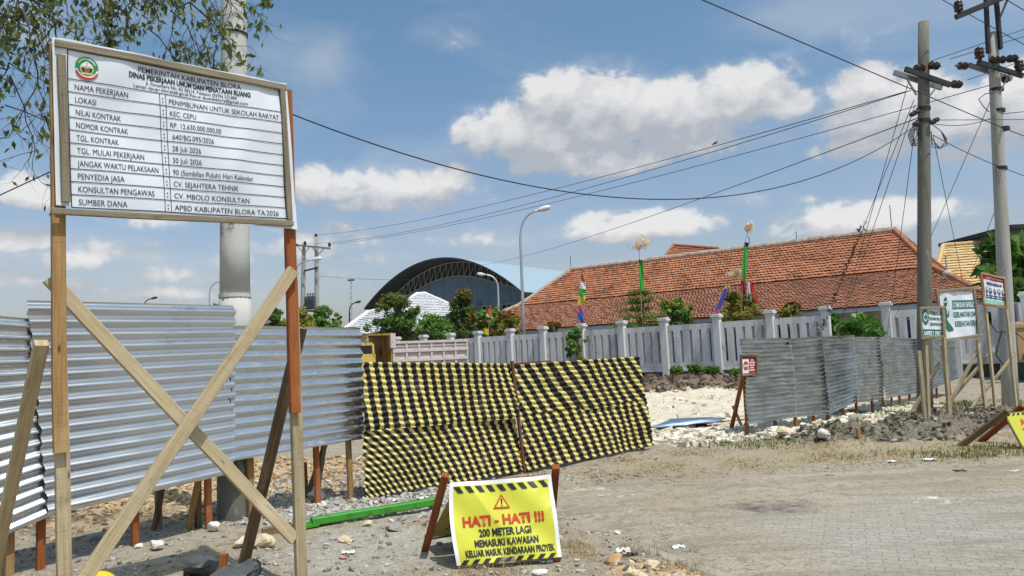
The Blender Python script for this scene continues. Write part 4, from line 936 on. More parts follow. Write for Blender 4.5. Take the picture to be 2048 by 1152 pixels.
# mossy pole of the right pair
u0 = GH(1847, 826); D1 = u0[1]
up1 = thing('utility_pole', 'dark mossy concrete utility pole standing just behind the small gear-emblem sign', 'utility pole', u0)
pole_mesh(CONC_DARK, up1, u0 - (0, 0, .3), P(1847, 45, D1), .155, .105)
ARM_D = np.array([.93, -.36, 0.0])
c1 = P(1847, 156, D1)
def arm(root, pc, px0, px1, D, off, m, dz=0.25):
    a = P(*px0, D + dz); c = P(*px1, D - dz); return a + (0, off, 0), c + (0, off, 0)
a_, c_ = P(1810, 138, D1 - .20), P(1901, 170, D1 - .16); channel('crossarm', DARKST, up1, a_, c_)
a2, c2 = P(1788, 145, D1 + .22), P(1884, 176, D1 + .18); channel('crossarm', GREYST, up1, a2, c2)
for (x0, y0, x1, y1) in ((1815, 160, 1833, 190), (1878, 168, 1856, 196)): channel('arm_brace', GREYST, up1, P(x0, y0, D1 - .2), P(x1, y1, D1 - .14), .03, .03)
disc_insulators(up1, P(1826, 138, D1 - .2), (.8, .3, .15)); disc_insulators(up1, P(1859, 130, D1 - .2), (.8, .5, .10)); disc_insulators(up1, P(1904, 168, D1 - .16), (.8, .5, .12))
for y in (218, 242): band(up1, P(1847, y, D1), .125)
b_ = MB()
for k in range(4):      # loops of spare cable
    x0, y0 = 1826 + 3 * k, 262; p_ = [P(x0, y0 - 10, D1 - .2), P(x0 - 10, y0 + 8, D1 - .25), P(x0 - 3, y0 + 30, D1 - .2), P(x0 + 8, y0 + 8 + 5 * k, D1 - .16), P(x0 + 7, y0 - 14, D1 - .15)]; b_.tube(p_, .010, 5)
for k in range(3):
    p_ = [P(1864, 248, D1 - .1), P(1882, 262, D1 + .1), P(1894, 278 + 6 * k, D1), P(1880, 297, D1 - .1), P(1864, 294 - 8 * k, D1 - .1), P(1862, 262, D1 - .1)]; b_.tube(p_, .009, 5)
b_.build('cable_loops', CABLE, up1)
b_ = MB()
for (x, y) in ((1826, 228), (1833, 224), (1832, 247), (1866, 244), (1872, 240)): b_.lathe([(.02, -.09), (.05, -.05), (.05, .05), (.02, .09)], P(x, y, D1 - .16), (.8, .2, .3), 8)
b_.build('cable_clamp', DARKST, up1)

# pale pole of the right pair
v0 = GH(2020, 812); D2 = v0[1]
up2 = thing('utility_pole', 'pale concrete utility pole with steel channels on top, at the right edge', 'utility pole', v0)
pole_mesh(CONC, up2, v0 - (0, 0, .3), P(1985, 66, D2), .165, .105)
for (x0, y0, x1, y1) in ((1969, -60, 1977, 106), (1987, -60, 2001, 98)): channel('steel_upright', DARKST, up2, P(x0, y0, D2 - .13), P(x1, y1, D2 - .13), .10, .06)
channel('crossarm', DARKST, up2, P(1912, 34, D2 - .3), P(2062, -28, D2 - .3), .10, .11)
channel('arm_brace', GREYST, up2, P(2018, -8, D2 - .3), P(1998, 40, D2 - .15), .04, .04)
pin_insulator(up2, P(1918, 26, D2 - .3), 1.1)
channel('crossarm', DARKST, up2, P(1955, 124, D2 - .22), P(2046, 152, D2 - .20)); channel('crossarm', GREYST, up2, P(1937, 130, D2 + .22), P(2023, 158, D2 + .2))
pin_insulator(up2, P(1960, 120, D2 - .22), 1.15); pin_insulator(up2, P(2040, 146, D2 - .2), 1.15)
disc_insulators(up2, P(1936, 132, D2 + .1), (-.9, -.4, -.10)); disc_insulators(up2, P(1978, 120, D2 - .25), (.9, .3, .1), 3); disc_insulators(up2, P(2014, 118, D2 - .2), (.9, .4, .18)); disc_insulators(up2, P(2008, 160, D2 + .2), (-.3, -.9, -.2), 1)
channel('arm_brace', GREYST, up2, P(2018, 150, D2 - .2), P(2001, 182, D2 - .13), .03, .03)
for (x, y) in ((1993, 180), (1996, 222), (2005, 258), (2000, 337)): band(up2, P(x, y, D2), .13)
b_ = MB(); p_ = [P(1988, 186, D2 - .15), P(1972, 187, D2 - .25), P(1957, 198, D2 - .25), P(1966, 212, D2 - .2), P(1978, 224, D2 - .2)]; b_.tube(p_, .010, 5)
p_ = [P(2004, 660, D2 - .3), P(1996, 690, D2 - .3), P(1992, 710, D2 - .3), P(2003, 725, D2 - .25), P(2014, 735, D2 - .2)]; b_.tube(p_, .012, 5)
p_ = [P(1975, 640, D2 - .4), P(1995, 665, D2 - .3), P(2012, 664, D2 - .18), P(2032, 666, D2 - .1), P(2062, 690, D2)]; b_.tube(p_, .010, 5)
b_.build('cable_loops', CABLE, up2)

# far pair of poles carrying a transformer
FD_ = 57.0
tp = thing('transformer_poles', 'distant pair of grey poles carrying a crossarm and a dark transformer, above the hedge', 'utility poles', P(618, 690, FD_))
for (x0, y0, x1, y1) in ((608, 485, 604, 700), (633, 474, 634, 700)): pole_mesh(CONC, tp, P(x1, y1, FD_), P(x0, y0, FD_), .20, .14, 'pole')
channel('crossarm', GREYST, tp, P(590, 490, FD_ - .3), P(661, 497, FD_ - .3), .12, .14); channel('crossarm', DARKST, tp, P(608, 542, FD_ - .2), P(636, 535, FD_ - .2), .10, .12)
for (x0, y0, x1, y1) in ((597, 494, 606, 506), (618, 495, 610, 506), (625, 495, 632, 506), (648, 497, 637, 508)): channel('arm_brace', GREYST, tp, P(x0, y0, FD_ - .3), P(x1, y1, FD_ - .3), .06, .06)
pin_insulator(tp, P(632, 476, FD_), 1.3); pin_insulator(tp, P(659, 494, FD_ - .3), 1.3); pin_insulator(tp, P(610, 491, FD_ - .3), 1.3)
disc_insulators(tp, P(597, 490, FD_ - .3), (-1, 0, 0), 2, .16)
b_ = MB(); cc = P(621, 606, FD_ - .3)
b_.box(cc, (.75, .6, .95))
for k in range(-3, 4): b_.box(cc + (.10 * k, -.36, -.02), (.04, .16, .75))
for k in (-.2, 0, .2): b_.lathe([(.06, 0), (.09, .05), (.05, .12), (.08, .18), (.04, .30)], cc + (k, 0, .47), sides=8)
b_.build('transformer', mat('dark_grey_green_paint', (.07, .085, .09), .5), tp)
channel('platform', DARKST, tp, P(604, 622, FD_ - .3), P(638, 622, FD_ - .3), .5, .12)

# ------------------------------------------------------------------ street lamps
def street_lamp(label, px_base, px_top, head, D, r=.09, base_z=0.0, side=1, m=STEEL):
    b0 = P(*px_base, D); b0[2] = base_z
    root = thing('street_lamp', label, 'street lamp', b0, 'street lamps')
    t0 = P(*px_top, D); h_ = P(*head, D)
    pts = [b0, b0 * .5 + t0 * .5, t0]
    ctrl = t0 + np.array([0, 0, (h_[2] - t0[2]) * .9])
    for k in range(1, 9):
        a = k / 8; pts.append(t0 * (1 - a) ** 2 + ctrl * 2 * a * (1 - a) + h_ * a * a)
    b_ = MB(); rr = [r, r * .85, r * .7] + [r * .55] * 8; b_.tube(pts, rr, 10); b_.build('post', m, root, smooth=True)
    d = (h_ - pts[-2]); d /= np.linalg.norm(d)
    b_ = MB(); b_.lathe([(.03, -.05), (.09, .0), (.13, .18), (.17, .45), (.14, .68), (.05, .80)], h_ - d * .1, d, 12); b_.build('lamp_head', mat('pale_lamp_housing', (.62, .63, .62), .4) if m is STEEL else m, root, smooth=True)
    return root
street_lamp('tall grey street lamp with curved arm, behind the white wall left of the tiled roof', (1047, 670), (1041, 480), (1078, 420), 43, .11)
street_lamp('shorter curved street lamp in front of the arched hall', (998, 660), (996, 575), (968, 549), 74, .14)
street_lamp('distant street lamp behind the left hedge, arm curving right at its top', (418, 700), (419, 590), (440, 563), 72, .10)
street_lamp('dark distant street lamp between the transformer poles and the arched hall', (698, 690), (699, 624), (712, 605), 100, .14, m=DARKST)
street_lamp('tiny dark street lamp whose head just clears the bright fence sheet', (285, 700), (286, 620), (304, 597), 95, .12, m=DARKST)
street_lamp('far street lamp with a white head reaching across the transformer poles', (586, 690), (592, 545), (626, 519), 56.2, .09)
mast = thing('radio_mast', 'very thin distant lattice mast on the skyline left of the arched hall', 'mast', P(702, 700, 160))
b_ = MB(); m0, m1 = P(702, 700, 160), P(702, 562, 160)
for (dx, dy) in ((-.3, -.2), (.3, -.2), (0, .3)): b_.tube([m0 + (dx, dy, 0), m1 + (dx * .6, dy * .6, 0)], .045, 4)
for k in range(26):
    a, c = m0 + (m1 - m0) * k / 26, m0 + (m1 - m0) * (k + 1) / 26; s_ = 1 if k % 2 else -1; b_.tube([a + (-.28 * s_, -.15, 0), c + (.28 * s_, -.15, 0)], .03, 4)
b_.tube([m1, m1 + (0, 0, 1.2)], .05, 4); b_.build('lattice', STEEL, mast); b_ = MB(); b_.box(m1 + (0, 0, .2), (1.4, .3, .3)); b_.build('antenna', DARKST, mast)

# ------------------------------------------------------------------ overhead wires
def wire(label, p0, p1, sag, r=.011, n=28, name='power_cable', group='overhead cables'):
    p0 = np.array(p0, float); p1 = np.array(p1, float); o0, o1 = p0.copy(), p1.copy()
    def beyond(v):      # a span that leaves the view runs on towards its next pole
        w = v - CAMP; d = w @ _F; return not (-50 < 1024 + FPX * (w @ _r) / d < 2100 and 576 - FPX * (w @ _u) / d > -3)
    if beyond(o1): p1 = o0 + (o1 - o0) * 4
    if beyond(o0): p0 = o1 + (o0 - o1) * 4
    pts = [p0 * (1 - k / n) + p1 * k / n - np.array([0, 0, sag * 4 * (k / n) * (1 - k / n)]) for k in range(n + 1)]
    b_ = MB(); b_.tube(pts, r * .70, 5); o = b_.build(name, CABLE, None, p0); return tag(o, label, 'cable', group)
bpw = P(467, 185, bp0[1]) + (0, -.13, 0)
wire('cable rising from the left edge to the big pale pole behind the notice board', P(-120, 440, 9.5), bpw, .05, .011)
wire('deeply sagging black cable from the big pale pole across to the mossy pole', bpw, P(1838, 246, D1 - .1), 1.42, .0125, 48)
wire('thick straight cable coming down from the top edge to the pale right-hand pole', P(1330, -38, 10.5), P(2006, 256, D2 - .13), .06, .014)
wire('short cable going on from the pale pole out of the right edge, mid height', P(2006, 256, D2 - .13), P(2150, 306, D2 - 3), .05, .013)
wire('upper of the three long lines from the distant transformer poles to the mossy pole', P(633, 470, FD_), P(1812, 183, D1 + .2), .55, .014)
wire('middle of the three long lines from the distant transformer poles to the mossy pole', P(608, 488, FD_), P(1822, 181, D1 + .2), .75, .014)
wire('lowest of the three long lines from the transformer poles, passing to the pale pole', P(659, 489, FD_), P(1992, 167, D2), .55, .014)
wire('low line climbing from behind the arched hall to the mossy pole', P(955, 531, 80), P(1836, 236, D1), .5, .016)
wire('faint thin line from the transformer poles to the arched hall', P(636, 552, FD_), P(962, 547, 88), .5, .018)
wire('upper line leaving the mossy pole towards the top right corner', P(1862, 122, D1 + .1), P(2150, 22, D2 + 2), .03, .012)
wire('second line leaving the mossy pole towards the upper right, tied to the pale pole', P(1900, 118, D1 + .1), P(2150, 40, D2 + 2), .03, .012)
wire('lower line from the crossarm insulators to the pale pole', P(1934, 160, D1 + .1), P(2150, 84, D2 + 2), .03, .012)
wire('line from the steel top arm slanting down out of the right edge', P(1878, -6, D2 - 2), P(2140, 138, D2 + 1), .02, .012)
wire('line crossing the extreme top right corner', P(2000, -10, D2 - 1), P(2120, 62, D2), .02, .014)
wire('cable running between the two poles at the upper clamp', P(1860, 246, D1), P(2000, 228, D2), .14, .011)
wire('cable running on from the pale pole at its upper clamp to the right edge', P(2000, 228, D2), P(2150, 212, D2 - 2), .02, .011)
wire('cable between the poles continuing level out of the right edge', P(1868, 240, D1), P(2150, 230, D2 - 2), .10, .011)
wire('drooping cable from the mossy pole down to the low clamp on the pale pole', P(1866, 270, D1), P(2004, 335, D2 - .12), .04, .011)
wire('cable from the low clamp on the pale pole out of the right edge', P(2004, 335, D2 - .12), P(2150, 388, D2 - 2), .03, .011)
# stay wires of the mossy pole
def stay(label, p0, p1, r=.011, down=True):
    p0, p1 = np.array(p0), np.array(p1)
    if down: p1 = p0 + (p1 - p0) * ((p0[2] + .1) / (p0[2] - p1[2]))     # anchored in the ground
    return wire(label, p0, p1, .03, r, 12, 'stay_wire', 'stay wires of the utility poles')
SG = 24.0
stay('stay wire of the mossy pole reaching farthest left over the tiled roof', P(1816, 168, D1 + .2), P(1655, 600, SG) - (0, 0, 1.6))
o = stay('stay wire of the mossy pole wrapped by a withered vine', P(1828, 200, D1 + .1), P(1625, 706, SG))
stay('thin stay wire of the mossy pole just right of the vine-wrapped one', P(1830, 210, D1 + .1), P(1666, 690, SG))
stay('steepest stay wire on the left of the mossy pole', P(1832, 240, D1 + .1), P(1752, 560, SG) - (0, 0, 2.6))
stay('stay wire from the pale pole down to the left, crossing behind the mossy pole', P(1982, 200, D2), P(1858, 480, 23))
stay('slack cable hanging from the mossy pole to the low tiled eave', P(1866, 270, D1), P(1926, 565, 29.5), down=False)
stay('thin stay falling left from the pale pole past the green tree', P(1998, 400, D2), P(1960, 500, 25))
b_ = MB(); va, vb = P(1747, 395, (D1 + SG) / 2 - 1.3), P(1625, 706, SG)
pv0, pv1 = P(1828, 200, D1 + .1), P(1625, 706, SG)
for k in range(170):
    a = .38 + .62 * random.random(); c = pv0 * (1 - a) + pv1 * a; s_ = .02 + .05 * max(0, a - .55)
    dv = np.array([random.gauss(0, 1), random.gauss(0, 1), random.gauss(0, 1)]) * s_
    b_.add([c + dv, c + dv + np.array([random.gauss(0, .05), random.gauss(0, .05), -.05]), c + dv + np.array([random.gauss(0, .05), .02, .05])], [[0, 1, 2]])
tag(b_.build('dry_vine', mat('withered_vine', (.035, .028, .02), .9), None, pv1), 'withered dark vine climbing the stay wire over the tiled roof', 'vine')

# ------------------------------------------------------------------ white slotted wall
WP = np.array([10.25, 33.0, 0]); E1 = np.array([.8, -.6, 0]); E2 = np.array([.6, .8, 0]); EZ = np.array([0, 0, 1.])
def WL(u, v, z): return WP + E1 * u + E2 * v + EZ * z
def wall_u(px, py=690): return float(np.dot(PL(px, py, WP, E2) - WP, E1))
AX = (E1, E2, EZ)
wall = thing('perimeter_wall', 'long weathered white concrete wall with capped pillars and narrow vertical slots', 'wall', WL(0, 0, 0))
u_mark = [wall_u(p_) for p_ in (849, 903, 958, 1023, 1089, 1166, 1247, 1332, 1438, 1545)]
sp_ = (u_mark[-1] - u_mark[0]) / 9
PU = [u_mark[0] - sp_ * k for k in range(3, 0, -1)] + u_mark + [u_mark[-1] + sp_ * k for k in range(1, 5)]
WT = 2.66
def pillar(u):
    b_ = MB(); b_.box(WL(u, -.06, 1.36), (.30, .34, 2.92), AX)
    p_ = b_.build('pillar', WHITEP, wall)
    c_ = MB(); c_.box(WL(u, -.06, 2.845), (.36, .40, .05), AX); c_.box(WL(u, -.06, 2.92), (.44, .48, .08), AX); c_.box(WL(u, -.06, 3.0), (.36, .40, .06), AX)
    c_.build('cap', WHITEP, p_)
def wpanel(u0, u1, wt, ns=5):
    w0, w1 = u0 + .15, u1 - .15; L = w1 - w0; sw = .125; z0, z1 = .90, 2.38
    b_ = MB(); th = .15
    b_.box(WL((w0 + w1) / 2, 0, (z1 + wt) / 2), (L, th, wt - z1), AX); b_.box(WL((w0 + w1) / 2, 0, (.57 + z0) / 2), (L, th, z0 - .57), AX)
    pit = L / ns; edges = [w0]
    for k in range(ns):
        c = w0 + pit * (k + .5); edges += [c - sw / 2, c + sw / 2]
    edges.append(w1)
    for k in range(0, len(edges), 2): b_.box(WL((edges[k] + edges[k + 1]) / 2, 0, (z0 + z1) / 2), (edges[k + 1] - edges[k], th, z1 - z0), AX)
    b_.box(WL((w0 + w1) / 2, -.03, .535), (L, .20, .07), AX)
    b_.build('slotted_panel', WALLM, wall)
    c_ = MB(); c_.box(WL((w0 + w1) / 2, .02, .2), (L, .22, .6), AX); c_.build('plinth', PLINTH, wall)
for k, u in enumerate(PU):
    pillar(u)
    if k + 1 < len(PU):
        if k == 13: continue           # the break in the wall filled by a big-leaved plant
        wpanel(u, PU[k + 1], WT + random.uniform(-.02, .02), 5)

# ------------------------------------------------------------------ tiled roofs
def tile_mat(name, cols, moss, lo=.55, hi=.75):
    m, t, b = new_mat(name)
    tone = attr(t, 'tone'); cr = N(t, 'ShaderNodeValToRGB'); t.links.new(tone, cr.inputs[0]); el_ = cr.color_ramp.elements
    while len(el_) < len(cols): el_.new(.5)
    for i, c in enumerate(cols): el_[i].position = .25 + .75 * i / (len(cols) - 1); el_[i].color = (*c, 1)
    lip_shade = el_.new(.10); lip_shade.color = (*[x * (.55 if cols[0][2] > .4 else .36) for x in cols[0]], 1)  # lip faces coloured dark to paint the shade line under each tile row
    oc = N(t, 'ShaderNodeTexCoord').outputs['Object']; n1 = noise(t, oc, .7, 6, .65); n2 = noise(t, oc, 6, 5, .6)
    c = mixrgb(t, ramp(t, math_node(t, 'ADD', math_node(t, 'MULTIPLY', n1, .6), math_node(t, 'MULTIPLY', n2, .4)), lo, hi), cr.outputs[0], moss)
    t.links.new(c, b.inputs['Base Color']); b.inputs['Roughness'].default_value = .85; b.inputs['Specular IOR Level'].default_value = .2
    return m
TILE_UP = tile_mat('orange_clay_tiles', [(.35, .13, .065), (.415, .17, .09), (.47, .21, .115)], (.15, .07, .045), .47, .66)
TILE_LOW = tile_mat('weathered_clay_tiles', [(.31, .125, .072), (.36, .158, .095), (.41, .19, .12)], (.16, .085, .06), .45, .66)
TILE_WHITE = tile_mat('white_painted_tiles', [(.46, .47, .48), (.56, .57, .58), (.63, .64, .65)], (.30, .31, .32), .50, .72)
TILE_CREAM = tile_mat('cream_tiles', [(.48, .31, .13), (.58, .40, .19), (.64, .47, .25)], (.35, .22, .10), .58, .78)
MORTAR = mat('pale_ridge_mortar', (.44, .37, .29), .9, layers=[(3, ONE, (.25, .21, .17), .45, .7, 5), (2, ONE, (.40, .20, .12), .55, .7, 3)])
def tile_face(name, m, parent, a0, a1, b1, b0, row, col=.23, lip=.045, wave=.030, seed=0):
    a0, a1, b1, b0 = [np.array(p, float) for p in (a0, a1, b1, b0)]
    nrm = np.cross(a1 - a0, b0 - a0) if np.linalg.norm(b0 - a0) > .01 else np.cross(a1 - a0, b1 - a0)
    nrm /= np.linalg.norm(nrm)
    if nrm[2] < 0: nrm = -nrm
    H = np.linalg.norm((b0 + b1) / 2 - (a0 + a1) / 2); nr = max(2, int(round(H / row)))
    Vs, Fs, Ts = [], [], []; cnt = 0; rg = np.random.default_rng(seed + 100)
    axis = (a1 - a0) / np.linalg.norm(a1 - a0)
    for j in range(nr):
        t0, t1 = j / nr, min(1, (j + 1.12) / nr)
        pl, pr = a0 + (b0 - a0) * t0, a1 + (b1 - a1) * t0; ql, qr = a0 + (b0 - a0) * t1, a1 + (b1 - a1) * t1
        L = np.linalg.norm(pr - pl); n = max(2, int(round(L / col))); nc = n * 5 + 1
        s = np.linspace(0, 1, nc)[:, None]; tid = np.minimum((np.arange(nc) // 5), n - 1)
        rnd = rg.random(n + 1); jit = rg.normal(0, .007, n + 1)
        ph = (np.arange(nc) % 5) / 5
        w = wave * (np.abs(np.sin(np.pi * ph)) ** 1.2) + jit[tid]
        slip = rg.normal(0, .014, n + 1)[tid][:, None] * ((b0 - a0) / (H + 1e-6))
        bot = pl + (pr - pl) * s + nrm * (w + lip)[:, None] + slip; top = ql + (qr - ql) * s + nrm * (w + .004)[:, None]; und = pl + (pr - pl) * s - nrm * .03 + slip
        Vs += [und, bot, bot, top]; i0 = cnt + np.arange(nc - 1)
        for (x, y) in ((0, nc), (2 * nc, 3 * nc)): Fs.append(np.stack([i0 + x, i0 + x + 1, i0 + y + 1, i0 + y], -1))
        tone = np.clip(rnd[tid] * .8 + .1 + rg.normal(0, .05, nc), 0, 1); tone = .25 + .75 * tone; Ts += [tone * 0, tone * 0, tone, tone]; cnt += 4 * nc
    o = raw_mesh(name, np.vstack(Vs), np.vstack(Fs), m, parent)
    at = o.data.attributes.new('tone', 'FLOAT', 'POINT'); at.data.foreach_set('value', np.concatenate(Ts).astype(np.float32)); return o
def ridge(name, m, parent, a, c, r=.13, step=.36):
    a = np.array(a, float); c = np.array(c, float); L = np.linalg.norm(c - a); n = max(2, int(L / step)); b_ = MB(); d = (c - a) / L
    for k in range(n):
        p_ = a + d * L * k / n; q = a + d * L * (k + 1.06) / n; rr = r * random.uniform(.92, 1.08)
        b_.tube([p_ + (0, 0, random.uniform(-.02, .02)), q + (0, 0, .01)], [rr * 1.08, rr * .95], 8)
    return b_.build(name, m, parent)
HV, HE, HK, HR = 6.51, 3.15, (10.75, 5.05), (14.07, 7.62)
UL, UR, RL, RR_ = -23.6, 8.6, -17.8, 3.76; VB = 2 * HR[0] - HV; KB = 2 * HR[0] - HK[0]
fk = (HK[0] - HV) / (HR[0] - HV); KL, KR = UL + (RL - UL) * fk, UR + (RR_ - UR) * fk
house = thing('tiled_house', 'long low house under a big orange clay-tiled hip roof behind the white wall', 'house', WL(-7, 14, 0))
b_ = MB(); wl_ = (UL + 1.2, UR - 1.2, HV + 1.1, VB - 1.1)
b_.box(WL((wl_[0] + wl_[1]) / 2, (wl_[2] + wl_[3]) / 2, 1.55), (wl_[1] - wl_[0], wl_[3] - wl_[2], 3.1), AX)
b_.build('wall', mat('cream_house_wall', (.60, .60, .58), .9, layers=[(1.5, ONE, (.48, .48, .46), .5, .7, 4)]), house)
BLUE = mat('blue_painted_joinery', (.03, .09, .32), .5); GLASS = mat('dark_window_glass', (.02, .025, .03), .08)
for k in range(9):
    u = UL + 3 + 3.3 * k
    w_ = MB(); w_.box(WL(u, wl_[2] - .03, 1.55), (1.5, .10, 1.7), AX); wf = w_.build('window', BLUE, house)
    g_ = MB(); [g_.box(WL(u + s_ * .36, wl_[2] - .09, 1.55), (.60, .03, 1.45), AX) for s_ in (-1, 1)]; g_.build('pane', GLASS, wf)
b_ = MB()
for (p_, q) in ((WL(UL, HV, HE - .12), WL(UR, HV, HE - .12)), (WL(UR, HV, HE - .12), WL(UR, VB, HE - .12)), (WL(UL, HV, HE - .12), WL(UL, VB, HE - .12))): b_.beam(p_, q, .05, .24)
b_.build('fascia', mat('pale_blue_grey_fascia', (.55, .60, .66), .7), house)
b_ = MB(); b_.box(WL((UL + UR) / 2, (HV + VB) / 2, HE - .06), (UR - UL - .1, VB - HV - .1, .05), AX); b_.build('soffit', mat('white_soffit', (.5, .5, .5)), house)
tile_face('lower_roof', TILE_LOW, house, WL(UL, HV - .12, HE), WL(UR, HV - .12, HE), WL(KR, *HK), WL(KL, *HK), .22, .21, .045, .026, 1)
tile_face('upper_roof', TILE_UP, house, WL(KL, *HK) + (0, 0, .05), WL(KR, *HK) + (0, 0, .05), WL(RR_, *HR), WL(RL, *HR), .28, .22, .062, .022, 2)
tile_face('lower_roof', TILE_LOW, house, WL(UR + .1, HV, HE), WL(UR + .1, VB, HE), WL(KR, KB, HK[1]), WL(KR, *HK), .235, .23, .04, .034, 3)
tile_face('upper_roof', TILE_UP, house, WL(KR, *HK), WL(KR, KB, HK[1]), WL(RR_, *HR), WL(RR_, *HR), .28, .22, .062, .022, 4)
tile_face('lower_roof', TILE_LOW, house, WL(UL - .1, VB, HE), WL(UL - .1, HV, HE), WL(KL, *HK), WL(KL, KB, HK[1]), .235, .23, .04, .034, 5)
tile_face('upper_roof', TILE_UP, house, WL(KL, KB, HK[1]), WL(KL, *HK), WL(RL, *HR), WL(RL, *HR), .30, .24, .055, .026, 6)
b_ = MB(); b_.add([WL(UL, VB, HE), WL(UR, VB, HE), WL(KR, KB, HK[1]), WL(KL, KB, HK[1]), WL(RR_, *HR), WL(RL, *HR)], [[1, 0, 3, 2], [2, 3, 5, 4]]); b_.build('rear_roof', flat('plain_clay_tiles', (.35, .13, .07), .9), house)
ridge('ridge_cap', MORTAR, house, WL(RL - .1, HR[0], HR[1] + .03), WL(RR_ + .1, HR[0], HR[1] + .03), .19)
HIPC = mat('clay_hip_caps', (.36, .15, .08), .9, layers=[(4, ONE, (.20, .10, .07), .45, .7, 4)])
for (p_, q) in ((WL(RR_, HR[0], HR[1] + .05), WL(KR, HK[0], HK[1] + .07)), (WL(KR, HK[0], HK[1] + .07), WL(UR, HV, HE + .05)), (WL(RR_, HR[0], HR[1] + .05), WL(KR, KB, HK[1] + .07)), (WL(RL, HR[0], HR[1] + .05), WL(KL, HK[0], HK[1] + .07)), (WL(KL, HK[0], HK[1] + .07), WL(UL, HV, HE + .05)), (WL(KR, KB, HK[1] + .07), WL(UR, VB, HE + .05))):
    ridge('hip_cap', HIPC if p_[0] > 0 and q[0] > 12 else MORTAR, house, p_, q, .15)
for (u, h_) in ((RL - .05, .9), (RR_ - .1, 1.3), (-1.6, .5), (-4.5, .6)):
    b_ = MB(); b_.tube([WL(u, HR[0], HR[1]), WL(u, HR[0], HR[1] + .18 + h_)], .022, 5); b_.build('lightning_rod', DARKST, house)
b_ = MB(); q = WL(UR - 1.9, HV + 3.0, 4.55); b_.tube([q, q + (0, 0, .9)], .05, 6); b_.lathe([(.25, -.1), (.22, .1), (.10, .22)], q, sides=8); b_.build('vent_pipe', mat('mortared_vent', (.42, .40, .36), .9), house)

def hip_house(name, label, cat, D0, corners, apexes, tm, wm, row, col, wall_h=None, cap=None, thick=True):
    """corners: eave front-left, front-right, back-right, back-left; apexes: ridge left, ridge right"""
    fl, fr, br_, bl = [np.array(c, float) for c in corners]; rl, rr_ = [np.array(c, float) for c in apexes]
    c_ = (fl + fr + br_ + bl) / 4; root = thing(name, label, cat, (c_[0], c_[1], 0))
    b_ = MB(); ins = lambda p_: c_ + (p_ - c_) * .92
    q = [ins(p_) for p_ in (fl, fr, br_, bl)]
    b_.add([(*p_[:2], -.2) for p_ in q] + [(p_[0], p_[1], p_[2] - .03) for p_ in q], [[0, 1, 5, 4], [1, 2, 6, 5], [2, 3, 7, 6], [3, 0, 4, 7], [4, 5, 6, 7]]); b_.build('wall', wm, root)
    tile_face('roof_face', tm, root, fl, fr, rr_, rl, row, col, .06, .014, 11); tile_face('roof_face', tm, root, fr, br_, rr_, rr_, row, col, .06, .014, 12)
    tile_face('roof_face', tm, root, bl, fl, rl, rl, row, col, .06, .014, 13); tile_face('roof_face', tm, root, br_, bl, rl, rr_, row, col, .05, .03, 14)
    for (a, c) in ((fl, rl), (fr, rr_), (br_, rr_), (bl, rl), (rl, rr_)):
        if np.linalg.norm(a - c) > .3: ridge('ridge_cap', cap, root, a + (0, 0, .06), c + (0, 0, .06), .14)
    return root
def lvl(px, py, D, z): p_ = P(px, py, D); return np.array([p_[0], p_[1], z])
PALEW = mat('pale_plaster', (.55, .55, .53), .9, layers=[(1.2, ONE, (.42, .42, .40), .5, .7, 4)])
WCAP = mat('white_ridge_cap', (.70, .71, .72), .8)
zA = P(893, 634, 62)[2]
hip_house('white_roof_house', 'house with a white-painted tiled hip roof before the arched hall', 'house', 62, (lvl(745, 0, 59, zA), lvl(922, 0, 62, zA), lvl(930, 0, 73, zA), lvl(770, 0, 70, zA)), (P(833, 589, 65.5), P(850, 588, 66.2)), TILE_WHITE, PALEW, .42, .4, cap=WCAP)
zB = P(676, 672, 52)[2]
hip_house('white_roof_wing', 'lower white-tiled hip roof spreading left behind the first fence', 'house', 57, (lvl(655, 0, 52, zB), lvl(850, 0, 50, zB), lvl(850, 0, 58.5, zB), lvl(672, 0, 60, zB)), (P(735, 626, 56), P(800, 613, 55.5)), TILE_WHITE, PALEW, .42, .4, cap=WCAP)
z2 = P(1180, 640, 68)[2]
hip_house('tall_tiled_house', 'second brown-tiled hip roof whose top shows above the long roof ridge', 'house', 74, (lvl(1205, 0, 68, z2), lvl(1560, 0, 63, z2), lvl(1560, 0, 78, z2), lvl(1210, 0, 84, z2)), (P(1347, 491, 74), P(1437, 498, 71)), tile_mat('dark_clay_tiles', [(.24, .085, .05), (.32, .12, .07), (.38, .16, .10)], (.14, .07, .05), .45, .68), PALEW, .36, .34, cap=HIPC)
z3 = P(1990, 598, 43)[2]
hip_house('cream_roof_house', 'house with a sandy cream tiled roof behind the mossy pole', 'house', 46, (lvl(1800, 0, 43, z3), lvl(2120, 0, 41, z3), lvl(2120, 0, 53, z3), lvl(1800, 0, 54, z3)), (P(1886, 493, 47.5), P(2075, 478, 46.5)), TILE_CREAM, PALEW, .33, .33, cap=mat('cream_ridge_cap', (.55, .40, .2)))

# tall dark building at the right edge
tb_ = thing('grey_building', 'dark grey flat-roofed block rising over the green tree at the right edge', 'building', P(2090, 640, 44))
b_ = MB(); p_ = P(2024, 459, 44); b_.box((p_[0] + 5, 47.5, p_[2] / 2), (10, 7, p_[2])); b_.build('wall', mat('blue_grey_render', (.085, .11, .13), .8, layers=[(1, ONE, (.12, .15, .17), .45, .7, 4)]), tb_)
b_ = MB(); b_.box((p_[0] + 4.95, 47.4, p_[2] + .12), (10.5, 7.6, .24)); b_.build('roof_edge', DARKST, tb_)

